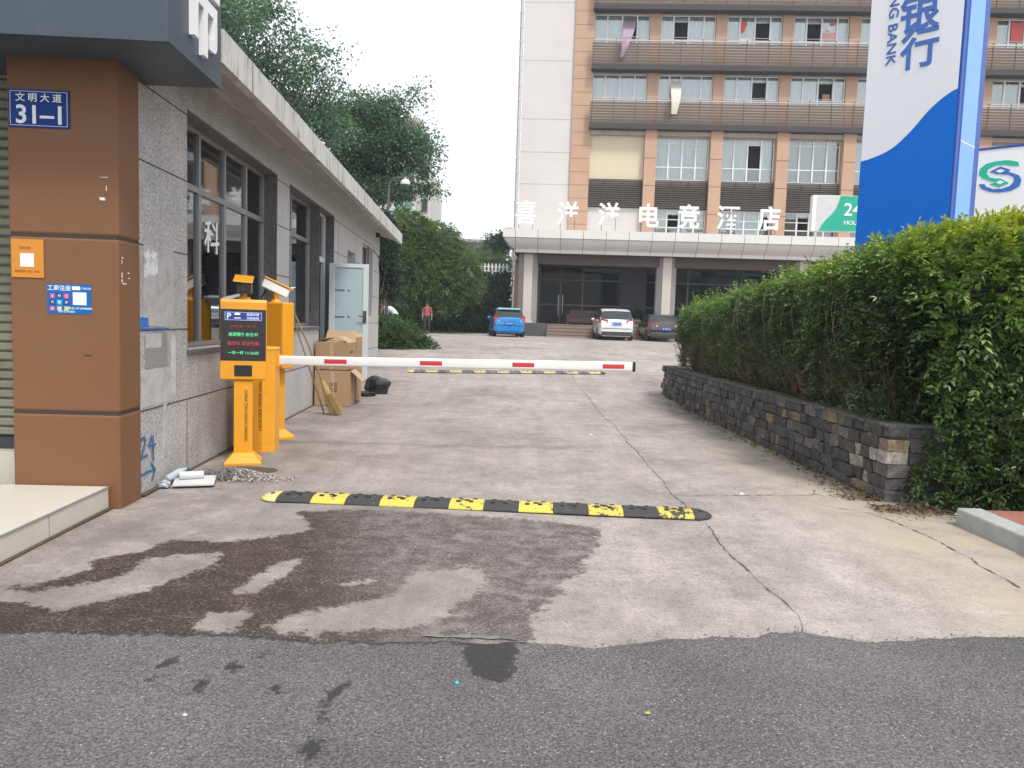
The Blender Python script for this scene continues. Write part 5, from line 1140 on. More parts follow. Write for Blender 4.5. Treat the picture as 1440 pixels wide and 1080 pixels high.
for i, c in enumerate(centers):
    m_ = MB().box(c-.34, c+.34, -.02, .5, 14.0, TOPZ).box(c-.37, c+.37, -.42, .5, 1.5, 13.98)
    for z in (8.6, 10.3, 12.0): m_.box(c-.374, c+.374, -.428, -.41, z-.012, z+.012, 1)
    part(H0, 'pilaster', m_, [M['h_brown'], M['h_slab']])
bays = [(4.42, 7.86)] + [(a+.34, c-.34) for a, c in zip(centers, centers[1:]+[35.5])]
part(H0, 'dark_interior', MB().box(3.3, XE, .75, 13.5, 6.8, TOPZ-.2), M['h_dark'])
part(H0, 'flat_roof', MB().box(3.2, XE+.2, -.6, 14, TOPZ, TOPZ+.5), M['h_slab'])
part(H0, 'end_wall', MB().box(XE, XE+.3, 0, 13.9, .7, TOPZ), M['h_brown'])
FLO = [(17.22, 15.52), (20.84, 19.1), (24.3, 22.7)]     # window head / sill of the balcony floors
for zt, zb in FLO:
    part(H0, 'spandrel', MB().box(4.42, XE, .02, .5, zb-1.52, zb+.0).box(4.42, XE, .02, .5, zt, zt+.36), M['h_span'])
    part(H0, 'floor_slab', MB().box(4.30, XE, -.72, .55, zb-1.56-.26, zb-1.525), M['h_slab'])
    lv = MB()
    for k in range(8): lv.box(4.30, XE, -.66, -.635, zb-1.50+k*.168, zb-1.50+k*.168+.088)
    x = 4.4
    while x < XE:
        lv.box(x, x+.05, -.69, -.62, zb-1.52, zb+.05); x += 1.33
    rg = part(H0, 'louvre_railing', lv, M['h_slat'])
    part(rg, 'top_rail', MB().box(4.30, XE, -.70, -.60, zb-.13, zb-.06).box(4.30, XE, -.655, -.635, zb+.13, zb+.155), M['h_rail'])
def curtain_mb(mb, x0, x1, z0, z1, y, ph=0):
    n_ = max(4, int((x1-x0)*14)); vs = []
    for i in range(n_+1):
        x = x0+(x1-x0)*i/n_; yy = y+.035*math.sin(i*1.5+ph); vs += [(x, yy, z0), (x, yy, z1)]
    mb.add(vs, [(2*i, 2*i+2, 2*i+3, 2*i+1) for i in range(n_)])
def hotel_window(x0, x1, zb, zt, cuts, openp, lower=.27, head=None, dark=False, cm='h_curtain', tight=False):
    f = MB(); t = .028; y0, y1 = .16, .24
    f.box(x0, x1, y0, y1, zb, zb+.04); f.box(x0, x1, y0, y1, zt-.05, zt)
    xs = [x0]+cuts+[x1]
    for i, x in enumerate(xs):
        w_ = .045 if 0 < i < len(xs)-1 else .025; c_ = min(max(x, x0+w_), x1-w_); f.box(c_-w_, c_+w_, y0-.02, y1-.005, zb+.041, zt-.051)
    f.box(x0, x1, y0+.004, y1-.01, zb+lower-.03, zb+lower+.03)
    if head: f.box(x0, x1, y0+.004, y1-.01, zt-head-.025, zt-head+.025)
    w_ = part(H0, 'window', f, M['h_frame'])
    g = MB(); c_ = MB(); hasc = False
    for i in range(len(xs)-1):
        a_, b2 = xs[i], xs[i+1]
        if i in openp:
            g.box(a_, b2, .20, .206, zb, zb+lower); g.box(a_, b2, .20, .206, zt-.28, zt)
            curtain_mb(c_, a_, b2, zt-.30, zt, .46)
        else:
            g.box(a_, b2, .20, .206, zb, zt)
            if not dark: curtain_mb(c_, a_+.02, b2-.02, zb, zt, .42+.02*i, i*2.1); hasc = True
    part(w_, 'pane', g, M['h_glass'])
    if c_.v: part(w_, 'curtain', c_, M[cm], smooth=80)
    return w_
rs2 = random.Random(21)
opens = {(0, 0): [], (0, 1): [], (0, 2): [2], (0, 3): [2], (0, 4): [1], (0, 5): [], (0, 6): [2],
         (1, 0): [2], (1, 1): [1], (1, 2): [2], (1, 3): [1], (1, 4): [2], (1, 5): [], (1, 6): [2]}
wins = {}
for fi, (zt, zb) in enumerate(FLO):
    for bi, (a_, b2) in enumerate(bays[:7]):
        cuts = [a_+.80, a_+1.72, a_+2.66]
        if bi == 1 and fi == 0: cuts = [a_+.70, a_+1.42, a_+2.66]
        wins[(fi, bi)] = hotel_window(a_+.02, b2-.02, zb, zt, cuts, opens.get((fi, bi), [rs2.choice([1, 2])]), cm=rs2.choice(['h_curtain', 'h_curtain', 'h_curtain2']) if bi > 3 else 'h_curtain')
# recessed floor above the canopy
part(H0, 'recess_soffit', MB().box(4.42, XE, -.30, .5, 13.42, 13.66).box(4.42, XE, .05, .5, 13.34, 13.42), M['h_span'])
part(H0, 'cream_panel', MB().box(4.42, 7.82, .0, .5, 10.72, 13.40), M['h_cream'])
part(H0, 'pale_panel', MB().box(4.42, 7.82, .0, .5, 6.2, 8.93), M['h_white'])
for bi, (a_, b2) in enumerate(bays[:7]):
    ls = MB(); a1_, b1_ = a_+(.04 if bi else .0), b2-.04
    ls.box(a1_, b1_, .06, .4, 8.95, 10.72, 1)
    for k in range(13): ls.prism([(-.20, 9.0+k*.133), (-.13, 9.0+k*.133+.05), (-.09, 9.0+k*.133+.05), (-.15, 9.0+k*.133)], 0, a1_, b1_)
    for q in (.0, .31, .66, 1.0): x = a1_+(b1_-a1_-.04)*q; ls.box(x, x+.04, -.08, .06, 8.95, 10.72)
    part(H0, 'louvre_panel', ls, [M['h_slat2'], M['h_slat']])
    if bi:
        q = (b2-a_)/4
        hotel_window(a_+.05, b2-.05, 10.76, 13.36, [a_+q, a_+2*q, a_+3*q], {2: [2], 4: [1], 5: [2]}.get(bi, []), lower=.80, head=.34, cm='h_curtain2' if bi in (3, 6) else 'h_curtain')
        hotel_window(a_+.05, b2-.05, 6.9, 8.92, [a_+q*1.1, a_+2*q, a_+3.1*q], [1] if bi in (1,) else [3] if bi == 2 else [1] if bi == 3 else [], lower=.9, head=.62, dark=bi in (3, 4))
def on_window(fi, bi, i0, name, label, mat, frac=(0, 0, 1, 1), y=.150, shape=None):
    a_, b2 = bays[bi]; zt, zb = FLO[fi]; cuts = [a_, a_+.80, a_+1.72, a_+2.66, b2]
    x0, x1 = cuts[i0]+.06, cuts[i0+1]-.06; z0, z1 = zb+.32, zt-.06
    X = lambda f_: x0+(x1-x0)*f_; Z = lambda f_: z0+(z1-z0)*f_
    mb = MB()
    if shape: mb.prism([(X(p), Z(q)) for p, q in shape], 1, y-.006, y)
    else: mb.box(X(frac[0]), X(frac[2]), y-.006, y, Z(frac[1]), Z(frac[3]))
    part(wins[(fi, bi)], name, mb, mat, label=label)
M['poster_red'] = plain('faded_red_poster', (.60, .10, .09), .7, var=.1, scale=5); M['poster_pink'] = plain('faded_pink_poster', (.62, .33, .32), .7, var=.15, scale=5)
M['poster_gold'] = plain('gold_paper', (.70, .45, .08), .6)
on_window(1, 2, 1, 'window_sticker', 'red window decoration', M['poster_red'], shape=[(0, .30), (.25, .36), (.42, .55), (.50, .72), (.40, .80), (0, .84)]); on_window(1, 2, 1, 'window_sticker', 'small gold window decoration', M['poster_gold'], shape=[(.26, .40), (.44, .52), (.44, .64), (.36, .60)], y=.142)
on_window(1, 2, 1, 'hung_cloth', 'white cloth hung over the window ledge', M['h_frame'], (.0, -.18, .8, .06), y=.13)
on_window(1, 3, 2, 'window_poster', 'faded pink poster', M['poster_pink'], (0, 0, 1, .36)); on_window(1, 3, 2, 'window_poster', 'small red label poster', M['poster_red'], (.55, .72, .95, .84)); on_window(1, 3, 2, 'window_poster', 'white cut paper figure', M['h_frame'], shape=[(.3, .48), (.55, .46), (.6, .6), (.5, .72), (.42, .60), (.3, .56)], y=.146)
on_window(1, 6, 1, 'window_poster', 'large red poster', M['poster_red'], (.06, .06, .94, .92))
on_window(0, 3, 2, 'cardboard_piece', 'brown cardboard standing in the open window', M['cardboard'], (.35, -.02, .9, .32), y=.30)
def blown(fi, bi, pts_t, pts_b, mat, lab):
    mb = MB(); n_ = 14; vs = []
    for i in range(n_+1):
        f = i/n_
        for (x, y, z), (x2, y2, z2) in [((pts_t[0][0]+(pts_t[1][0]-pts_t[0][0])*f, pts_t[0][1], pts_t[0][2]), (pts_b[0][0]+(pts_b[1][0]-pts_b[0][0])*f, pts_b[0][1], pts_b[0][2]))]:
            for q in range(7): g_2 = q/6; vs.append((x+(x2-x)*g_2**1.6, y+(y2-y)*min(1, g_2*1.6)+.035*math.sin(i*1.7+q*.3), z+(z2-z)*g_2))
    mb.add(vs, [(i*7+q, (i+1)*7+q, (i+1)*7+q+1, i*7+q+1) for i in range(n_) for q in range(6)])
    part(wins[(fi, bi)], 'blown_curtain', mb, mat, smooth=80, label=lab)
M['purple_cloth'] = plain('mauve_curtain', (.36, .27, .33), .9, var=.25, scale=7); M['cream_cloth'] = plain('cream_curtain', (.60, .585, .52), .9, var=.2, scale=7)
blown(1, 0, [(6.18, .3, 20.62), (7.0, .3, 20.62)], [(6.02, -.78, 17.95), (6.2, -.78, 17.95)], M['purple_cloth'], 'mauve curtain blown out over the railing')
blown(0, 1, [(9.28, .3, 17.0), (9.98, .3, 17.0)], [(9.3, -.8, 14.6), (9.66, -.8, 14.6)], M['cream_cloth'], 'cream curtain blown out over the railing')
# canopy with curved cornice
prof = [(-5.5, 6.80), (-5.5, 6.33), (-5.40, 6.28), (-5.36, 6.18), (-5.22, 5.98), (-5.0, 5.82), (-4.88, 5.74), (-4.85, 5.72), (-4.85, 5.53)]
cn = MB(); x = -.56; XC = 26.0; js = [.17+1.295*i for i in range(20)]
edges = [-.56]+[j for j in js if j < XC]+[XC]
for a_, c_ in zip(edges, edges[1:]):
    a1_, c1_ = a_+.012, c_-.012
    vs = []
    for (y, z) in prof:
        ins_ = (y+5.5) if a_ < -.5 else 0
        vs += [(a1_+ins_, y, z), (c1_, y, z)]
    if a_ < -.5: vs = [(min(x_, c1_-.01) if i % 2 == 0 else x_, y_, z_) for i, (x_, y_, z_) in enumerate(vs)]
    cn.add(vs, [(2*i, 2*i+2, 2*i+3, 2*i+1) for i in range(len(prof)-1)])
vs = []                                                # return of the cornice round the left end
for (y, z) in prof: vs += [(-.548+(y+5.5), y, z), (-.548+(y+5.5), 0, z)]
cn.add(vs, [(2*i, 2*i+2, 2*i+3, 2*i+1) for i in range(len(prof)-1)])
cpy = part(H0, 'canopy', cn, M['h_canopy'], smooth=40)
part(cpy, 'canopy_core', MB().prism([(y+.03, z) for y, z in prof]+[(-.1, 5.53), (-.1, 6.78), (-5.47, 6.78)], 0, .12, XC-.02).box(-.50, .12, -5.44, -.1, 6.34, 6.78), M['h_slab'])
part(cpy, 'canopy_top', MB().box(-.55, XC, -5.49, -.05, 6.782, 6.81), M['h_canopy'])
part(cpy, 'canopy_underside', MB().box(.12, XC, -4.86, -.05, 5.50, 5.529), M['h_beam'])
part(H0, 'brown_fascia', MB().box(1.5, XC, -4.25, -4.10, 4.93, 5.5), M['h_beam'])
part(H0, 'porch_ceiling', MB().box(.2, XC, -4.10, -.06, 5.05, 5.12), M['h_beam'])
for x in (3.2, 7.2, 11.5): part(H0, 'ceiling_lamp', MB().box(x-.75, x+.75, -4.02, -3.3, 4.99, 5.049), M['h_canopy'], bevel=.02)
for xc in (.93, 9.03, 16.83, 24.9):
    co_ = MB().box(xc-.25, xc+.25, -4.42, -4.0+.4, 1.45, 5.5); c_ = part(H0, 'column', co_, M['h_col'], bevel=.01)
    part(c_, 'column_side', MB().prism([(xc-.25, -4.38), (xc-.57, -4.15), (xc-.57, -3.6), (xc+.57, -3.6), (xc+.57, -4.15), (xc+.25, -4.38)], 2, 1.45, 5.49), M['h_colside'])
    part(c_, 'column_base', MB().box(xc-.32, xc+.32, -4.48, -3.58, 1.43, 1.62), M['h_col'], bevel=.01)
part(H0, 'corner_pier', MB().box(.0, .55, -1.0, .0, .7, 5.5), M['h_brown'])
part(H0, 'porch_floor', MB().box(.1, XC, -4.6, 8, .5, 1.44), M['h_step'])
part(H0, 'entrance_steps', MB().box(2.15, 15.5, -6.0, -4.6, .5, .89).box(2.15, 15.5, -5.64, -4.6, .89, 1.07).box(2.15, 15.5, -5.28, -4.6, 1.07, 1.26).box(2.15, 15.5, -4.94, -4.6, 1.26, 1.441), M['h_step'], bevel=.012)
sn = MB()  # dark line under each tread edge, pale strip on top, marking off the steps
for (y_, z_) in ((-6.0, .89), (-5.64, 1.07), (-5.28, 1.26), (-4.94, 1.441)): sn.box(2.16, 15.49, y_-.004, y_+.02, z_-.085, z_-.055).box(2.16, 15.49, y_-.012, y_+.05, z_+.001, z_+.006, 1)
part(H0, 'step_lines', sn, [M['h_slab'], M['h_col']])
part(H0, 'dark_plinth_box', MB().box(.2, 2.13, -5.3, -4.62, .5, 1.47), M['alu_dark'], bevel=.02)
part(H0, 'lobby_glass', MB().box(1.5, XC, -.56, -.54, 1.45, 5.05), M['h_lobby'])
mu = MB()
for x in (1.55, 2.9, 4.3, 7.6, 10.9, 14.2, 17.5, 20.8): mu.box(x-.05, x+.05, -.62, -.50, 1.45, 5.05)
mu.box(1.5, XC, -.60, -.52, 2.62, 2.70); mu.box(1.5, XC, -.60, -.52, 4.2, 4.27)
part(H0, 'lobby_mullion', mu, M['alu_dark'])
hd_ = MB()
for x in (2.78, 3.05): hd_.tube([(x, -.68, 2.0), (x, -.68, 3.3)], .03, 8)
part(H0, 'door_pull', hd_, M['chrome'])
part(H0, 'lobby_back', MB().box(.6, XC, 5.5, 5.7, 1.44, 5.2).box(.4, .6, -.5, 5.6, 1.44, 5.2), M['h_beam'])
part(H0, 'dark_partition', MB().box(6.7, 8.3, -.75, -.64, 1.45, 5.04), plain('aubergine_panel', (.055, .045, .058), .6))
sf_ = thing('lobby_sofa', 'dark brown sofa standing just inside the hotel porch', 'sofa', 'H', (4.4, -1.6, 1.44))
M['leather'] = plain('brown_leather', (.12, .085, .08), .5)
part(sf_, 'seat', MB().box(3.5, 5.3, -2.0, -1.2, 1.5, 1.88), M['leather'], bevel=.06); part(sf_, 'backrest', MB().box(3.5, 5.3, -1.22, -1.0, 1.5, 2.35), M['leather'], bevel=.06)
for x in (3.4, 5.3): part(sf_, 'armrest', MB().box(x-.12, x+.12, -2.0, -1.0, 1.45, 2.1), M['leather'], bevel=.06)
def potted(x, y, lab, seed):
    t = thing('potted_plant', lab, 'potted plant', 'H', (x, y, 1.44), 'potted plants in the hotel porch')
    part(t, 'pot', MB().lathe([(.16, 1.44), (.24, 1.85), (.26, 1.88), (.22, 1.88)], (x, y, 0), 14), M['h_col'], smooth=40)
    r = np.random.default_rng(seed); n_ = 160; d = unit(r.normal(0, 1, (n_, 3))+np.array([0, 0, .6])); Pw = np.array([x, y, 1.9])+d*.25*r.random(n_)[:, None]; V = leaf_arrays(Pw, d, r.normal(0, 1, (n_, 3)), .35+.4*r.random(n_), np.full(n_, .09))
    leaf_part(t, 'foliage', V, .4+.2*r.normal(0, 1, n_), M['leaf_vine'], (x, y, 1.44))
potted(5.6, -3.0, 'potted plant in the dim hotel porch just right of the brown sofa', 3); potted(7.5, -3.0, 'potted plant in the dim hotel porch nearer the middle column', 4)
# rooftop lettering of the canopy
hs = thing('hotel_sign', 'row of seven white Chinese characters on thin posts along the canopy edge', 'sign', 'H', (7.6, -5.2, 6.81))
for i, ch in enumerate('喜洋洋电竞酒店'):
    x = [.72, 3.12, 5.46, 7.74, 9.96, 12.18, 14.46][i]
    c_ = part(hs, 'character', text_mb(ch, 1.40, .14, .020, face_front(x, -5.14, 7.77), sx=.92), M['white_letter'])
    part(c_, 'character_post', MB().box(x-.42, x-.39, -5.12, -5.09, 6.81, 7.6).box(x+.39, x+.42, -5.12, -5.09, 6.81, 7.6), M['alu_dark'])
lb = thing('lightbox_sign', 'white and green bank lightbox reading 24 hours on top of the hotel canopy', 'sign', 'H', (18.2, -4.9, 6.81))
part(lb, 'box', MB().box(16.9, 20.2, -5.0, -4.55, 7.18, 9.18), M['white_paint'], bevel=.01)
M['bank_green'] = plain('bank_green', (.0, .36, .23), .4, var=.04)
part(lb, 'grey_panel', MB().box(17.12, 20.15, -5.012, -5.001, 7.22, 9.14), plain('pale_grey_panel', (.55, .56, .56), .5))
gw = [(17.3, 7.2), (17.45, 7.5), (17.7, 7.85), (18.0, 8.15), (18.2, 8.45), (18.32, 8.8), (18.42, 9.16)]
part(lb, 'green_panel', MB().prism(gw+[(20.16, 9.16), (20.16, 7.2)], 1, -5.028, -5.013), M['bank_green'])
tx = text_mb('24', .98, .02, .01, face_front(19.12, -5.029, 8.42)); text_mb('HOURS', .33, .02, .006, face_front(19.22, -5.029, 7.68), mb=tx); part(lb, 'lettering', tx, M['white_letter'])
part(lb, 'leg', MB().box(17.2, 17.28, -4.8, -4.72, 6.81, 7.19), M['white_paint']); part(lb, 'leg', MB().box(19.8, 19.88, -4.8, -4.72, 6.81, 7.19), M['white_paint'])

# ---------------------------------------------------------------- parked cars in the hotel yard
M['car_glass'] = plain('tinted_car_glass', (.035, .045, .05), .12, var=.1, spec=.3); M['tyre'] = plain('black_tyre', (.02, .02, .02), .85); M['rim'] = plain('alloy_rim', (.42, .42, .43), .35, .7)
M['tail_red'] = plain('red_tail_lens', (.42, .015, .02), .2, coat=.6); M['plate_blue'] = plain('blue_plate', (.012, .09, .42), .4); M['trim_black'] = plain('dark_bumper_plastic', (.04, .042, .045), .6)
M['tail_white'] = plain('clear_lens', (.6, .6, .6), .15)
def car(label, paint, xy, yaw, L, W, H, top, belt, cab, rear_h, plate, seed, dark_bumper=True, badge=None, lens=(.22, .12), sedan=False):
    y0 = xy[1]; z0 = gz(y0)+.003
    t = thing('parked_car', label, 'car', 'W', (xy[0], xy[1], z0), 'cars parked in the hotel yard', rz=rad(yaw))
    tY = [p[0] for p in top]; tZ = [p[1] for p in top]
    ys_ = sorted(set([p[0] for p in top]+list(np.linspace(.1, L-.1, 22))))
    lo = .24; rings = []
    for y in ys_:
        zt = float(np.interp(y, tY, tZ)); e = min(y, L-y); wv_ = W/2*(1-.13*max(0, 1-e/.55)**2); zb = min(float(np.interp(y, [0, L], [belt+.04, belt-.03])), zt-.02)
        cabin = zt > zb+.12; k = min(1, (zt-zb)/.5)
        up = wv_*(1-.20*k)
        lo_ = lo+(.06 if e < .15 else 0)
        rings.append([(wv_*.86, lo_), (wv_*.97, lo_+.10), (wv_, lo_+.30), (wv_*.985, zb-.10), (wv_*.965, zb), (up if cabin else wv_*.93, (zt-.07) if cabin else zt-.015+.0), (up*.90 if cabin else wv_*.75, zt-.012 if cabin else zt), (up*.5, zt+.004), (0, zt+.012)])
    def shell(pred):
        mb = MB(); n_ = 9
        for i, (y, r) in enumerate(zip(ys_, rings)):
            for (x, z) in r: mb.v.append((x, y, z))
        off = len(mb.v)
        for i, (y, r) in enumerate(zip(ys_, rings)):
            for (x, z) in r: mb.v.append((-x, y, z))
        for i in range(len(ys_)-1):
            ym = (ys_[i]+ys_[i+1])/2
            for k in range(n_-1):
                if pred(ym, k):
                    a_ = i*n_+k
                    for o_ in (0, off): mb.f.append((o_+a_, o_+a_+1, o_+a_+n_+1, o_+a_+n_)); mb.m.append(0)
        return mb
    ra, rb, fa, fb = cab                               # rear window foot/top, windscreen top/foot
    isglass = lambda y, k: (ra < y < rb and k in (5, 6, 7)) or (fa < y < fb and k in (5, 6, 7)) or (ra+.25 < y < fb-.30 and k == 4)
    bd_ = shell(lambda y, k: not isglass(y, k))
    for ri in (0, len(ys_)-1):                         # close the ends
        y = ys_[ri]; r = rings[ri]; bd_.add([(x, y, z) for x, z in r]+[(-x, y, z) for x, z in r[-2::-1]], [tuple(range(17))])
    bd_.box(-W*.40, W*.40, .2, L-.2, .2, .30)
    bo = part(t, 'body', bd_, paint, smooth=38)
    def trim(mb):
        used = sorted({i for f in mb.f for i in f}); mp_ = {a: i for i, a in enumerate(used)}; mb.v = [mb.v[i] for i in used]; mb.f = [tuple(mp_[i] for i in f) for f in mb.f]; return mb
    part(t, 'rear_window', trim(shell(lambda y, k: ra < y < rb and k in (5, 6, 7))), M['car_glass'], smooth=40)
    part(t, 'windscreen', trim(shell(lambda y, k: fa < y < fb and k in (5, 6, 7))), M['car_glass'], smooth=40)
    sw = trim(shell(lambda y, k: ra+.25 < y < fb-.30 and k == 4)); part(t, 'side_window', sw, M['car_glass'], smooth=40)
    if dark_bumper: part(t, 'rear_bumper', MB().prism([(-.03, .27), (-.03, .44), (.04, .48), (.12, .48), (.12, .25)], 0, -W*.42, W*.42), M['trim_black'], bevel=.02)
    part(t, 'bumper_crease', MB().box(-W*.40, W*.40, -.012, .02, .60, .625), M['trim_black'])
    R = .335 if H > 1.6 else .30
    for wy in (.78*L/3.9+.02, L-.80*L/4.0):
        for s_ in (-1, 1):
            x1 = s_*(W/2-.015); wt = MB().lathe([(R*.62, -.10), (R*.93, -.105), (R, -.07), (R, .07), (R*.93, .105), (R*.62, .10)], (0, 0, 0), 22)
            Mw = Matrix.Translation((x1-s_*.085, wy, R)) @ Matrix.Rotation(rad(90), 4, 'Y'); wt.xf(Mw)
            w_ = part(t, 'wheel', wt, M['tyre'], smooth=35)
            rm = MB().cone((x1+s_*.012, wy, R), (x1-s_*.08, wy, R), R*.20, R*.2, 10)
            for q in range(5):
                a_ = q*2*math.pi/5+.3; rm.obox((x1+s_*.004, wy+R*.40*math.cos(a_), R+R*.40*math.sin(a_)), (.03, R*.50, R*.14), M=Matrix.Rotation(a_, 3, 'X'))
            part(w_, 'rim', rm.lathe([(0, 0)], (0, 0, 0), 3) if False else rm, M['rim'])
            ac = MB(); a0_ = [math.pi*i/12 for i in range(13)]
            pts = [(wy+(R+.05)*math.cos(a), R+(R+.05)*math.sin(a)) for a in a0_]+[(wy+R*1.0*math.cos(a), R+R*1.0*math.sin(a)) for a in a0_[::-1]]
            ac.prism(pts, 0, s_*(W/2-.10), s_*(W/2+.006)); part(bo, 'wheel_arch', ac, M['trim_black'])
    lh, lw = lens[1], lens[0]
    for s_ in (-1, 1):
        ln_ = MB(); xo = s_*(W/2-.02); xi = xo-s_*lw
        ln_.add([(xi, -.012+.02, rear_h-lh*.35), (xo, .10, rear_h-lh*.5), (xo+s_*.012, .42 if H < 1.6 or sedan else .30, rear_h+lh*.2), (xo, .10, rear_h+lh*.6), (xi, .012, rear_h+lh*.45), (xi, .12, rear_h)], [(0, 1, 3, 4), (1, 2, 3), (4, 3, 2, 5), (0, 5, 2, 1), (0, 4, 5)])
        tl = part(t, 'tail_light', ln_, M['tail_red'])
        part(tl, 'reverse_lens', MB().box(min(xi, xi+s_*lw*.2), max(xi, xi+s_*lw*.2), -.006, .02, rear_h-lh*.25, rear_h-lh*.02), M['tail_white'])
        mr = MB().ball((s_*(W/2+.09), L*.60, belt+.06), .1, 8, 0, (1.0, .6, .75)); part(t, 'mirror', mr, paint, smooth=60)
    pz = plate
    pt = part(t, 'number_plate', MB().box(-.22, .22, -.035, -.012, pz-.07, pz+.07), M['plate_blue'], bevel=.004)
    part(pt, 'plate_characters', MB().box(-.18, -.12, -.0365, -.0352, pz-.03, pz+.03).box(-.07, -.04, -.0365, -.0352, pz-.03, pz+.03).box(0, .03, -.0365, -.0352, pz-.03, pz+.03).box(.07, .10, -.0365, -.0352, pz-.03, pz+.03).box(.14, .17, -.0365, -.0352, pz-.03, pz+.03), M['tail_white'])
    part(t, 'plate_recess', MB().box(-.30, .30, -.010, .05, pz-.10, pz+.11), paint)
    return t
def paintmat(name, col): return plain(name, col, .28, .15, var=.03, coat=.8)
blue = paintmat('bright_blue_car_paint', (.004, .22, .58)); wht = paintmat('white_car_paint', (.72, .72, .72)); brn = paintmat('dark_grey_brown_car_paint', (.09, .072, .075))
hb = car('bright blue hatchback parked by the first hotel column, seen from behind', blue, (-.22, 39.7), 6, 3.65, 1.66, 1.50, [(0, .62), (.03, .93), (.10, 1.0), (.45, 1.42), (.75, 1.48), (1.5, 1.51), (2.1, 1.44), (2.75, 1.0), (3.4, .86), (3.6, .70), (3.65, .5)], .93, (.11, .44, 2.11, 2.74), .88, .70, 1, dark_bumper=False, lens=(.26, .36))
part(hb, 'roof_spoiler', MB().prism([(.30, 1.42), (.46, 1.47), (.62, 1.50), (.60, 1.46)], 0, -.58, .58), paintmat('pale_blue_roof', (.30, .50, .58)), bevel=.01)
part(hb, 'roof_panel', MB().prism([(.56, 1.500), (1.5, 1.528), (2.05, 1.472), (2.05, 1.46), (1.5, 1.515), (.56, 1.485)], 0, -.55, .55), paintmat('pale_blue_roof', (.32, .52, .60)), label='pale whitish roof')
car('white sport utility car parked in front of the hotel steps, seen from behind', wht, (5.32, 39.8), -1, 4.6, 1.86, 1.66, [(0, .70), (.03, .98), (.12, 1.08), (.55, 1.52), (.85, 1.62), (1.8, 1.67), (2.6, 1.58), (3.3, 1.10), (4.3, .98), (4.52, .80), (4.6, .5)], 1.02, (.13, .54, 2.62, 3.29), .97, .86, 2, lens=(.44, .20))
car('dark grey brown saloon half hidden behind the left end of the hedge', brn, (7.95, 40.2), -1, 4.65, 1.80, 1.46, [(0, .62), (.03, .98), (.12, 1.03), (.62, 1.06), (1.25, 1.40), (1.6, 1.45), (2.2, 1.47), (2.7, 1.40), (3.4, .99), (4.35, .86), (4.58, .70), (4.65, .5)], .95, (.66, 1.22, 2.72, 3.38), .86, .68, 3, lens=(.44, .27), sedan=True)

# ---------------------------------------------------------------- two people by the shrubs
M['skin'] = plain('skin', (.33, .18, .12), .6); M['hair'] = plain('black_hair', (.012, .011, .012), .7)
def plaid():
    m, nt, bs, N, L = nodes_mat('red_check_shirt'); co = coords(nt); ck = N.new('ShaderNodeTexChecker'); ck.inputs['Scale'].default_value = 16
    L.new(co, ck.inputs['Vector']); L.new(mixc(nt, ck.outputs['Fac'], (.36, .025, .035), (.30, .16, .17)), bs.inputs['Base Color']); bs.inputs['Roughness'].default_value = .9; return m
M['plaid'] = plaid(); M['white_shirt'] = plain('white_shirt', (.66, .68, .72), .9, var=.06, scale=6); M['trousers'] = plain('dark_trousers', (.035, .037, .045), .9); M['shoe'] = plain('black_shoe', (.02, .02, .02), .6)
def figure(name, label, loc, rz, J, shirt, extra=None):
    "one continuous body grown from a skeleton; J: joint -> (pos, radius, parent, cloth)"
    t = thing('person', label, 'person', 'W', loc, rz=rz); BASE[t.name] = (0, 0, 0)
    names = list(J); me = bpy.data.meshes.new('body'); bm_ = [(J[n_][0]) for n_ in names]; ed = [(names.index(J[n_][2]), i) for i, n_ in enumerate(names) if J[n_][2]]
    me.from_pydata(bm_, ed, []); o = bpy.data.objects.new('body', me); C.objects.link(o)
    sk = o.modifiers.new('skin', 'SKIN'); lay = me.skin_vertices[0] if len(me.skin_vertices) else None
    if lay is None:
        bm2 = bmesh.new(); bm2.from_mesh(me); bm2.verts.layers.skin.verify(); bm2.to_mesh(me); bm2.free(); lay = me.skin_vertices[0]
    for i, n_ in enumerate(names):
        r_ = J[n_][1]; lay.data[i].radius = r_ if isinstance(r_, tuple) else (r_, r_); lay.data[i].use_root = (i == 0)
    sb_ = o.modifiers.new('smooth', 'SUBSURF'); sb_.levels = 2; sb_.render_levels = 2
    dg = bpy.context.evaluated_depsgraph_get(); m2 = bpy.data.meshes.new_from_object(o.evaluated_get(dg)); bpy.data.objects.remove(o)
    m2.name = 'body'; m2.materials.clear()
    for m_ in (M['skin'], shirt, M['trousers'], M['shoe']): m2.materials.append(m_)
    JP = [(Vector(J[n_][0]), Vector(J[J[n_][2]][0]) if J[n_][2] else Vector(J[n_][0]), J[n_][3]) for n_ in names]
    for p in m2.polygons:
        c_ = p.center; best = 9; bi = 0
        for a_, b2, cl_ in JP:
            d_ = b2-a_; l = d_.length_squared; tt = max(0, min(1, (c_-a_).dot(d_)/l)) if l > 1e-9 else 0; q = (a_+d_*tt-c_).length
            if q < best: best = q; bi = cl_
        p.material_index = bi; p.use_smooth = True
    ob = bpy.data.objects.new('body', m2); C.objects.link(ob); ob.parent = t
    return t
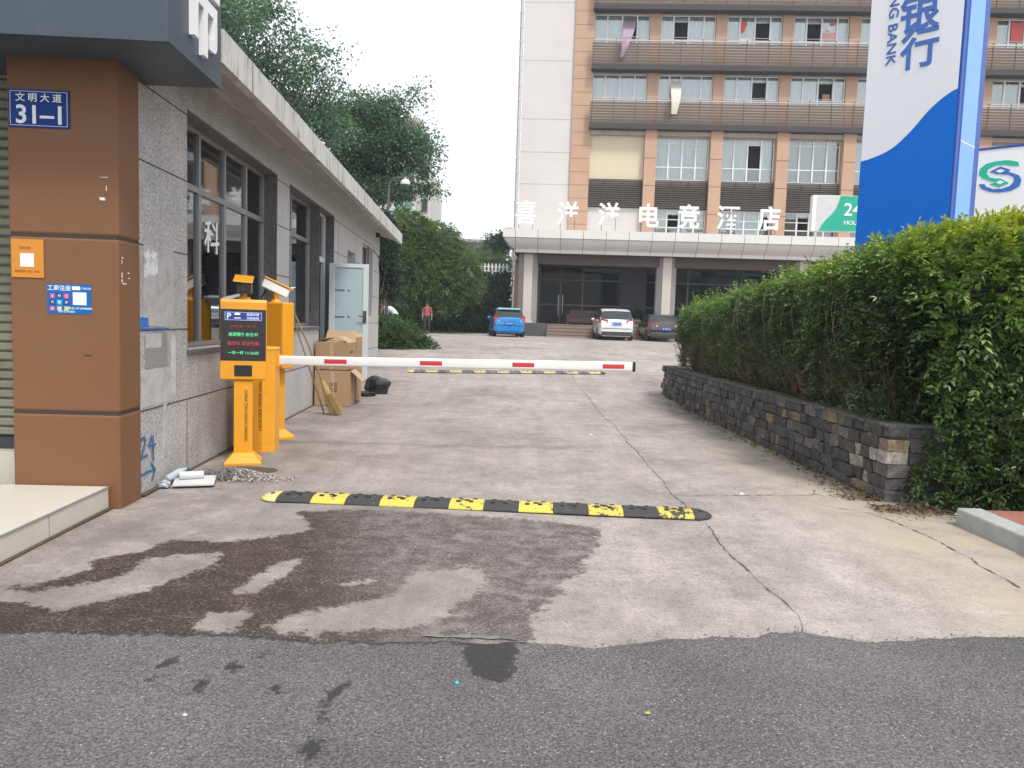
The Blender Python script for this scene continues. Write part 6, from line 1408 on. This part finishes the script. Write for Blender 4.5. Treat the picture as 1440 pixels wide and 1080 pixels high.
def hand(J, key, wrist, d, side, cl=0):
    w_ = Vector(wrist); d = Vector(d).normalized(); s_ = Vector(side).normalized(); J[key+'palm'] = (tuple(w_+d*.07), (.036, .018), key+'wrist', cl)
    for i, (o_, l_) in enumerate(((-.030, .060), (-.010, .072), (.010, .068), (.028, .052))):
        b0 = w_+d*.095+s_*o_; J[key+'k%d' % i] = (tuple(b0), .010, key+'palm', cl); J[key+'m%d' % i] = (tuple(b0+d*l_*.55+Vector((0, -.008, 0))), .0088, key+'k%d' % i, cl); J[key+'t%d' % i] = (tuple(b0+d*l_+Vector((0, -.024, 0))), .0075, key+'m%d' % i, cl)
    b0 = w_+d*.035-s_*.035; J[key+'th1'] = (tuple(b0), .011, key+'palm', cl); J[key+'th2'] = (tuple(b0+d*.045-s_*.02), .009, key+'th1', cl)
def head_parts(t, c, up, fwd, capc=None):
    c, up, fwd = Vector(c), Vector(up).normalized(), Vector(fwd).normalized(); sd_ = up.cross(fwd)
    Rm = Matrix((sd_, fwd, up)).transposed()
    hr = MB().ball((0, 0, 0), .108, 12, 0, (.92, 1.06, 1.0)); hr.v = [(x, y-.012 if y > .02 else y-.004, max(z, -.02 if y > 0.03 else -.07) + .028) for x, y, z in hr.v]; hr.v = [tuple(c+Rm @ Vector(v)) for v in hr.v]
    part(t, 'hair', hr, M['hair'], smooth=60)
    for s_ in (-1, 1):
        part(t, 'eye', MB().ball(tuple(c+Rm @ Vector((s_*.034, .092, .0))), .013, 6), M['hair'], smooth=60)
        part(t, 'ear', MB().ball(tuple(c+Rm @ Vector((s_*.086, -.005, -.005))), .030, 8, 0, (.5, .8, 1)), M['skin'], smooth=60)
    part(t, 'nose', MB().ball(tuple(c+Rm @ Vector((0, .105, -.025))), .017, 8, 0, (.8, 1, 1.4)), M['skin'], smooth=60)
    part(t, 'mouth', MB().ball(tuple(c+Rm @ Vector((0, .092, -.062))), .020, 8, 0, (1.2, .4, .35)), plain('lips', (.22, .08, .07), .6), smooth=60)
# standing, facing the camera (front is -Y in the figure's own space)
J = {'pelvis': ((0, 0, .93), (.155, .11), None, 2), 'waist': ((0, 0, 1.06), (.145, .10), 'pelvis', 1), 'chest': ((0, .01, 1.26), (.165, .115), 'waist', 1), 'collar': ((0, .01, 1.40), (.10, .075), 'chest', 1), 'neck': ((0, 0, 1.46), .052, 'collar', 0), 'jaw': ((0, -.015, 1.53), (.068, .075), 'neck', 0), 'skull': ((0, -.005, 1.60), (.075, .088), 'jaw', 0)}
for s_, q in ((-1, 'l'), (1, 'r')):
    J[q+'hip'] = ((s_*.09, 0, .88), .095, 'pelvis', 2); J[q+'knee'] = ((s_*.11, -.02, .48), .062, q+'hip', 2); J[q+'calf'] = ((s_*.112, .01, .33), .058, q+'knee', 2); J[q+'ankle'] = ((s_*.115, .02, .09), .042, q+'calf', 2); J[q+'toe'] = ((s_*.13, -.14, .035), .036, q+'ankle', 3)
    J[q+'sh'] = ((s_*.185, .01, 1.36), .062, 'collar', 1); J[q+'elbow'] = ((s_*.235, .03, 1.09), .044, q+'sh', 1); J[q+'fore'] = ((s_*.24, -.01, .97), .038, q+'elbow', 0); J[q+'wrist'] = ((s_*.245, -.05, .86), .026, q+'fore', 0)
    hand(J, q, J[q+'wrist'][0], (0, -.1, -1), (0, s_*-1.0, 0))
p1 = figure('person', 'person in a red checked shirt and dark trousers standing by the shrubs', (-4.65, 41.2, gz(41)), 0, J, M['plaid'])
head_parts(p1, (0, -.005, 1.585), (0, 0, 1), (0, -1, 0))
# bending forward to the left over the bushes
J = {'pelvis': ((.10, 0, .90), (.15, .12), None, 2), 'waist': ((.02, 0, 1.04), (.14, .11), 'pelvis', 1), 'chest': ((-.16, -.02, 1.17), (.16, .125), 'waist', 1), 'collar': ((-.30, -.04, 1.20), (.10, .085), 'chest', 1), 'neck': ((-.37, -.05, 1.19), .052, 'collar', 0), 'jaw': ((-.44, -.07, 1.15), (.068, .075), 'neck', 0), 'skull': ((-.50, -.07, 1.16), (.075, .088), 'jaw', 0)}
for s_, q in ((-1, 'l'), (1, 'r')):
    J[q+'hip'] = ((.10, s_*.09, .85), .095, 'pelvis', 2); J[q+'knee'] = ((.04, s_*.11, .47), .062, q+'hip', 2); J[q+'calf'] = ((.09, s_*.112, .33), .058, q+'knee', 2); J[q+'ankle'] = ((.12, s_*.115, .09), .042, q+'calf', 2); J[q+'toe'] = ((-.04, s_*.13, .035), .036, q+'ankle', 3)
    J[q+'sh'] = ((-.27, s_*.17, 1.16), .062, 'collar', 1); J[q+'elbow'] = ((-.30, s_*.2, .89), .044, q+'sh', 1); J[q+'fore'] = ((-.36, s_*.19, .78), .038, q+'elbow', 0); J[q+'wrist'] = ((-.42, s_*.18, .68), .026, q+'fore', 0)
    hand(J, q, J[q+'wrist'][0], (-.3, 0, -1), (0, s_*-1.0, 0))
p2 = figure('person', 'person in a white shirt bending down among the shrubs beside the granite building', (-4.52, 29.0, gz(29)+.03), 0, J, M['white_shirt'])
head_parts(p2, (-.485, -.07, 1.155), (-.35, -.1, .9), (-.8, -.2, -.4))

# ---------------------------------------------------------------- trees, shrubs, fence and far buildings
def cl(L, Y0):
    "crown lobes read off the photo: (px, py, radius px, depth offset, flatten)"
    o_ = []
    for x, y, r, dy, fl in L:
        p = PX(x, y, Y0+dy); R = r*(Y0+dy)/1080; o_.append((p[0], p[1], p[2], R, R*1.15, R*fl))
    return o_
tree('banyan_tree', 'big dark green tree with a spreading ragged crown behind the roof, nearest the sign box', (-9.6, 28.5, gz(28)), .38, 6.0,
     cl([(330, 15, 34, 0, .9), (362, 35, 30, -1, 1), (385, 8, 22, 0, .8), (345, 75, 34, 0, .9), (412, 35, 17, 0, 1.3), (420, 62, 20, 1, .9), (405, 95, 34, 0, .9), (375, 120, 40, 0, .8), (445, 75, 17, 0, .8), (462, 60, 13, 0, .7), (460, 98, 22, 0, .7), (487, 80, 12, 0, .5), (502, 76, 8, 0, .4), (440, 125, 30, 0, .8), (430, 165, 40, 0, .8), (395, 160, 45, 1, .8), (300, 40, 50, 1, 1), (250, 10, 80, 1, 1), (465, 180, 30, 0, .7)], 28), 30000, .13, 'leaf_tree', 51, 'tall trees behind the low building', cr=.30, clump=34, tone0=.74)
tree('banyan_tree', 'big dark green tree with drooping boughs behind the far end of the low roof', (-8.2, 33.5, gz(33)), .36, 5.5,
     cl([(500, 150, 26, 0, .7), (475, 165, 28, 0, .8), (530, 165, 30, 0, .7), (556, 150, 22, 0, .6), (578, 136, 16, 0, .5), (590, 124, 9, 0, .5), (525, 195, 40, 0, .75), (565, 185, 30, 0, .6), (592, 200, 18, 0, .5), (603, 215, 12, 0, .45), (560, 215, 38, 0, .6), (520, 235, 42, 1, .8), (592, 235, 18, 0, .5), (550, 262, 34, 0, .5), (585, 264, 20, 0, .45), (606, 268, 12, 0, .4), (495, 215, 40, 0, .8), (505, 270, 40, 0, .6)], 33), 36000, .14, 'leaf_tree', 53, 'tall trees behind the low building', cr=.30, clump=34, tone0=.74)
shrub('bamboo_shrub', 'large pale tipped shrub arching over the dim yard corner beyond the low building', (-6.2, 44.0, gz(44)),
      lobes_px([(570, 325, 30, 0), (548, 345, 30, .3), (605, 345, 36, 0), (585, 375, 44, -.3), (638, 372, 32, .3), (625, 400, 36, 0), (655, 398, 24, .3), (560, 400, 44, .3), (600, 412, 30, .5)], 44.0), 5200, 'leaf_mid', 8, .46, .20, .08, .76, 61, droop=.5, stems=0)
shrub('bamboo_shrub', 'dark green shrub filling the yard corner behind the standing person', (-4.2, 47.0, gz(44)),
      [(-4.6, 47.5, 3.2, 1.9, .9, 1.9), (-2.6, 48.3, 2.9, 1.5, .9, 1.6), (-7.0, 46.5, 3.0, 1.8, 1.0, 2.0)], 2600, 'leaf_vine', 8, .42, .17, .075, .45, 63, droop=.4, stems=0)
shrub('ground_shrub', 'low bushy green shrub spilling onto the lane past the building corner', (-3.9, 24.6, gz(24.6)),
      [(-4.1, 24.6, .95, .55, .8, .5), (-3.6, 24.6, .85, .62, .7, .42), (-3.15, 24.9, .68, .45, .55, .25), (-2.8, 24.6, .58, .30, .4, .14), (-4.35, 25.0, 1.05, .45, .6, .4), (-3.9, 25.4, 1.0, .6, .7, .45)], 2100, 'leaf_mid', 8, .22, .085, .036, .60, 65, droop=.3, group='low shrubs past the building corner')
shrub('ground_shrub', 'taller dark shrub squeezed against the end wall of the granite building', (-4.6, 24.4, gz(24)),
      [(-4.75, 24.4, 1.3, .40, .6, .7), (-5.0, 25.2, 2.4, .42, .7, .9), (-5.1, 26, 3.4, .6, .8, 1.1), (-4.55, 26.3, 3.6, .5, .6, .8), (-4.4, 26.6, 2.7, .42, .5, .5), (-4.75, 26.6, 4.6, .5, .6, .5)], 3000, 'leaf_vine', 8, .24, .10, .045, .55, 67, droop=.3, group='low shrubs past the building corner')
# vine covered boundary wall with a white picket fence on top
vw = thing('boundary_wall', 'high boundary wall covered in dark green creeper beside the hotel tower', 'wall', 'W', (-3.3, 50.5, gz(50)))
part(vw, 'masonry', MB().box(-14, -.35, 50.6, 50.9, .6, 4.55), M['plaster_dark'])
n_ = 9000; Pv = np.stack([-14+13.7*rng.random(n_), 50.5-.28*rng.random(n_)**2, .75+3.95*rng.random(n_)], 1); Pv[:, 1] -= .14*lump(Pv, 1.2, 4)
V = leaf_arrays(Pv, rng.normal(0, .6, (n_, 3))+np.array([0, -.3, -.9]), rng.normal(0, .35, (n_, 3))+np.array([0, -1, .3]), .20+.14*rng.random(n_), .16+.1*rng.random(n_))
leaf_part(vw, 'creeper', V, .42+.2*lump(Pv, .8, 8)+.12*rng.normal(0, 1, n_), M['leaf_vine'], (-3.3, 50.5, gz(50)))
pf = thing('picket_fence', 'white picket fence along the top of the creeper wall', 'fence', 'W', (-3.3, 50.7, 4.55))
part(pf, 'rail', MB().box(-9, -.4, 50.72, 50.76, 4.72, 4.78), M['white_paint']); part(pf, 'rail', MB().box(-9, -.4, 50.72, 50.76, 5.0, 5.06), M['white_paint'])
x = -8.8
while x < -.45: part(pf, 'picket', MB().prism([(x, 4.56), (x+.11, 4.56), (x+.11, 5.18), (x+.055, 5.27), (x, 5.18)], 1, 50.66, 50.70), M['white_paint']); x += .24
for i, (x, y, s_, n_, lab) in enumerate([(-3.2, 54, 1.7, 2600, 'pale green leafy tree behind the white picket fence, nearest the hotel'), (-5.6, 56, 1.6, 2200, 'pale green leafy tree behind the white picket fence, farther left'), (-1.7, 53.2, 1.1, 1400, 'small green tree squeezed between the picket fence and the tower')]):
    tree('leafy_tree', lab, (x, y, .7), .14, 3.6, [(x, y, 4.9+s_*.35, s_, s_, s_*.55), (x-s_*.7, y+.3, 4.6+s_*.25, s_*.8, s_, s_*.5), (x+s_*.6, y, 4.8+s_*.3, s_*.7, s_*.8, s_*.5)], n_*3, .20, 'leaf_far', 71+i, 'trees behind the picket fence', cr=.4)
tree('leafy_tree', 'dark tree top showing just left of the hotel tower', (-1.5, 62, .7), .2, 6.5, [(-1.3, 62, 7.7, 1.0, 1.2, .5), (-.5, 62, 8.2, .6, .8, .4), (-1.8, 62, 7.0, .8, 1.1, .6)], 5000, .2, 'leaf_tree', 77, cr=.35)
tree('conifer_tree', 'small dark conifer beside the far flat roofed block', (-7.85, 82, .7), .2, 7.5, [(-7.85, 82, 8.6+.5*k, .95-.2*k, .95-.2*k, .45) for k in range(5)], 3500, .25, 'leaf_tree', 79, cr=.28)
# street lamp
LY = 28.0; lg = PX(570, 258, LY); lq = PX(546, 300, LY); k_ = LY/33
lp = thing('street_lamp', 'curved arm street lamp with a white globe rising behind the low roof', 'street lamp', 'W', (lq[0], LY, gz(LY)))
part(lp, 'pole', MB().cone((lq[0], LY, gz(LY)), (lq[0], LY, lg[2]-.25), .06, .045, 12), M['alu_dark'])
dx_ = lg[0]-lq[0]
arc = [(lq[0]+dx_*.5*(1-math.cos(a)), LY, lg[2]-.25+.45*math.sin(a)) for a in np.linspace(0, math.pi*.6, 9)]
part(lp, 'arm', MB().tube(arc+[(lg[0]-.05, LY, lg[2]+.20), (lg[0], LY, lg[2]+.2)], .028, 8), M['alu_dark'], smooth=60)
gl = part(lp, 'globe', MB().ball(tuple(lg), .175, 14, 0, (1, 1, .92)), plain('milky_globe', (.62, .62, .60), .35), smooth=60)
part(gl, 'globe_base', MB().lathe([(.180, -.04), (.17, -.10), (.11, -.16), (.04, -.18)], tuple(lg), 14), M['alu_dark'], smooth=40)
part(gl, 'globe_cap', MB().lathe([(.12, .11), (.07, .17), (.03, .21)], tuple(lg), 12), M['alu'], smooth=40)
# far apartment block
fa_ = thing('apartment_block', 'pale apartment block with green tinted windows behind the dark tree', 'building', 'W', (-11.5, 70, .7))
M['far_wall'] = plain('pale_far_wall', (.60, .585, .56), .9, var=.06); M['far_grey'] = plain('far_grey_concrete', (.36, .36, .36), .9, var=.15, scale=.8); M['far_glass'] = plain('green_tinted_glass', (.10, .26, .22), .15)
part(fa_, 'wall', MB().box(-22, -9.15, 70, 82, .5, 18.5).box(-9.15, -8.0, 71.5, 82, .5, 15.0), M['far_wall'])
part(fa_, 'roof_parapet', MB().box(-22.2, -8.95, 69.8, 82, 18.5, 19.2), M['far_grey'])
for zz in (2.8, 5.8, 8.8, 11.8, 14.8):
    for xx in (-20.5, -17.2, -13.6, -10.2):
        f = part(fa_, 'window', MB().box(xx-.85, xx+.85, 69.9, 70.02, zz-.75, zz+.75), M['h_frame']); part(f, 'pane', MB().box(xx-.76, xx-.04, 69.87, 69.899, zz-.66, zz+.66).box(xx+.04, xx+.76, 69.87, 69.899, zz-.66, zz+.66), M['far_glass'])
        part(f, 'awning', MB().box(xx-1.0, xx+1.0, 69.4, 69.9, zz+.85, zz+.95), M['far_grey'])
    f = part(fa_, 'window', MB().box(-8.85, -8.25, 71.38, 71.5, zz-.6, zz+.6), M['far_grey']); part(f, 'pane', MB().box(-8.79, -8.31, 71.35, 71.379, zz-.53, zz+.53), M['car_glass'])
    part(fa_, 'ledge', MB().box(-9.1, -7.95, 71.2, 71.5, zz-1.3, zz-1.15), M['far_grey'])
fb_ = thing('flat_roofed_block', 'low grey flat roofed block with a planted parapet far behind the yard', 'building', 'W', (-6, 92, .7))
part(fb_, 'wall', MB().box(-10.4, -2.0, 92, 104, .5, 10.6), M['far_grey'])
part(fb_, 'roof_slab', MB().box(-6.6, -1.4, 91.4, 104, 10.6, 10.95), M['far_grey']); part(fb_, 'roof_slab', MB().box(-10.6, -6.4, 91.5, 104, 10.9, 11.2), M['far_wall'])
for xx in (-9.6, -8.1, -5.4, -3.6): f = part(fb_, 'window', MB().box(xx-.5, xx+.5, 91.9, 92.02, 8.6, 9.9), M['h_frame']); part(f, 'pane', MB().box(xx-.42, xx+.42, 91.87, 91.899, 8.68, 9.82), M['car_glass'])
V, tn, c_ = crown([(-9.4, 92, 11.45, 1.1, .6, .35), (-7.6, 92, 11.45, 1.0, .6, .3)], 1200, .25, 5, cr=.3)
leaf_part(fb_, 'roof_planting', V, tn, M['leaf_mid'], (-6, 92, .7))
# loose grit and crumbs along the broken joint of asphalt and concrete
gr = MB(); rg_ = random.Random(17)
for i in range(420):
    x = rg_.uniform(-2.9, 3.2); y = float(np.interp(x, ex, ey))+abs(rg_.gauss(0, .035))-.01; q = rg_.uniform(.002, .0065)
    gr.obox((x, y, .006+q*.3), (q, q*rg_.uniform(.6, 1.3), q*.7), rz=rg_.uniform(0, 3), mi=rg_.choice([0, 0, 1]))
solo('loose_grit', 'loose dark grit along the joint between asphalt and concrete', 'grit', 'W', (0, 3.6, 0), gr, [plain('dark_grit', (.14, .13, .12), .95, var=.4, scale=90), plain('pale_grit', (.26, .24, .22), .95, var=.3, scale=90)], kind='stuff')
# ---------------------------------------------------------------- thin summer haze in the air
hz_m = bpy.data.materials.new('thin_haze'); hz_m.use_nodes = True; n_ = hz_m.node_tree.nodes; n_.remove(n_['Principled BSDF'])
pv = n_.new('ShaderNodeVolumePrincipled'); pv.inputs['Color'].default_value = (.88, .94, 1.0, 1); pv.inputs['Density'].default_value = 0.0008
hz_m.node_tree.links.new(pv.outputs[0], n_['Material Output'].inputs['Volume'])
solo('haze', None, None, 'W', (0, 0, 0), MB().box(-130, 130, -70, 215, -1.1, 32), hz_m, kind='stuff')
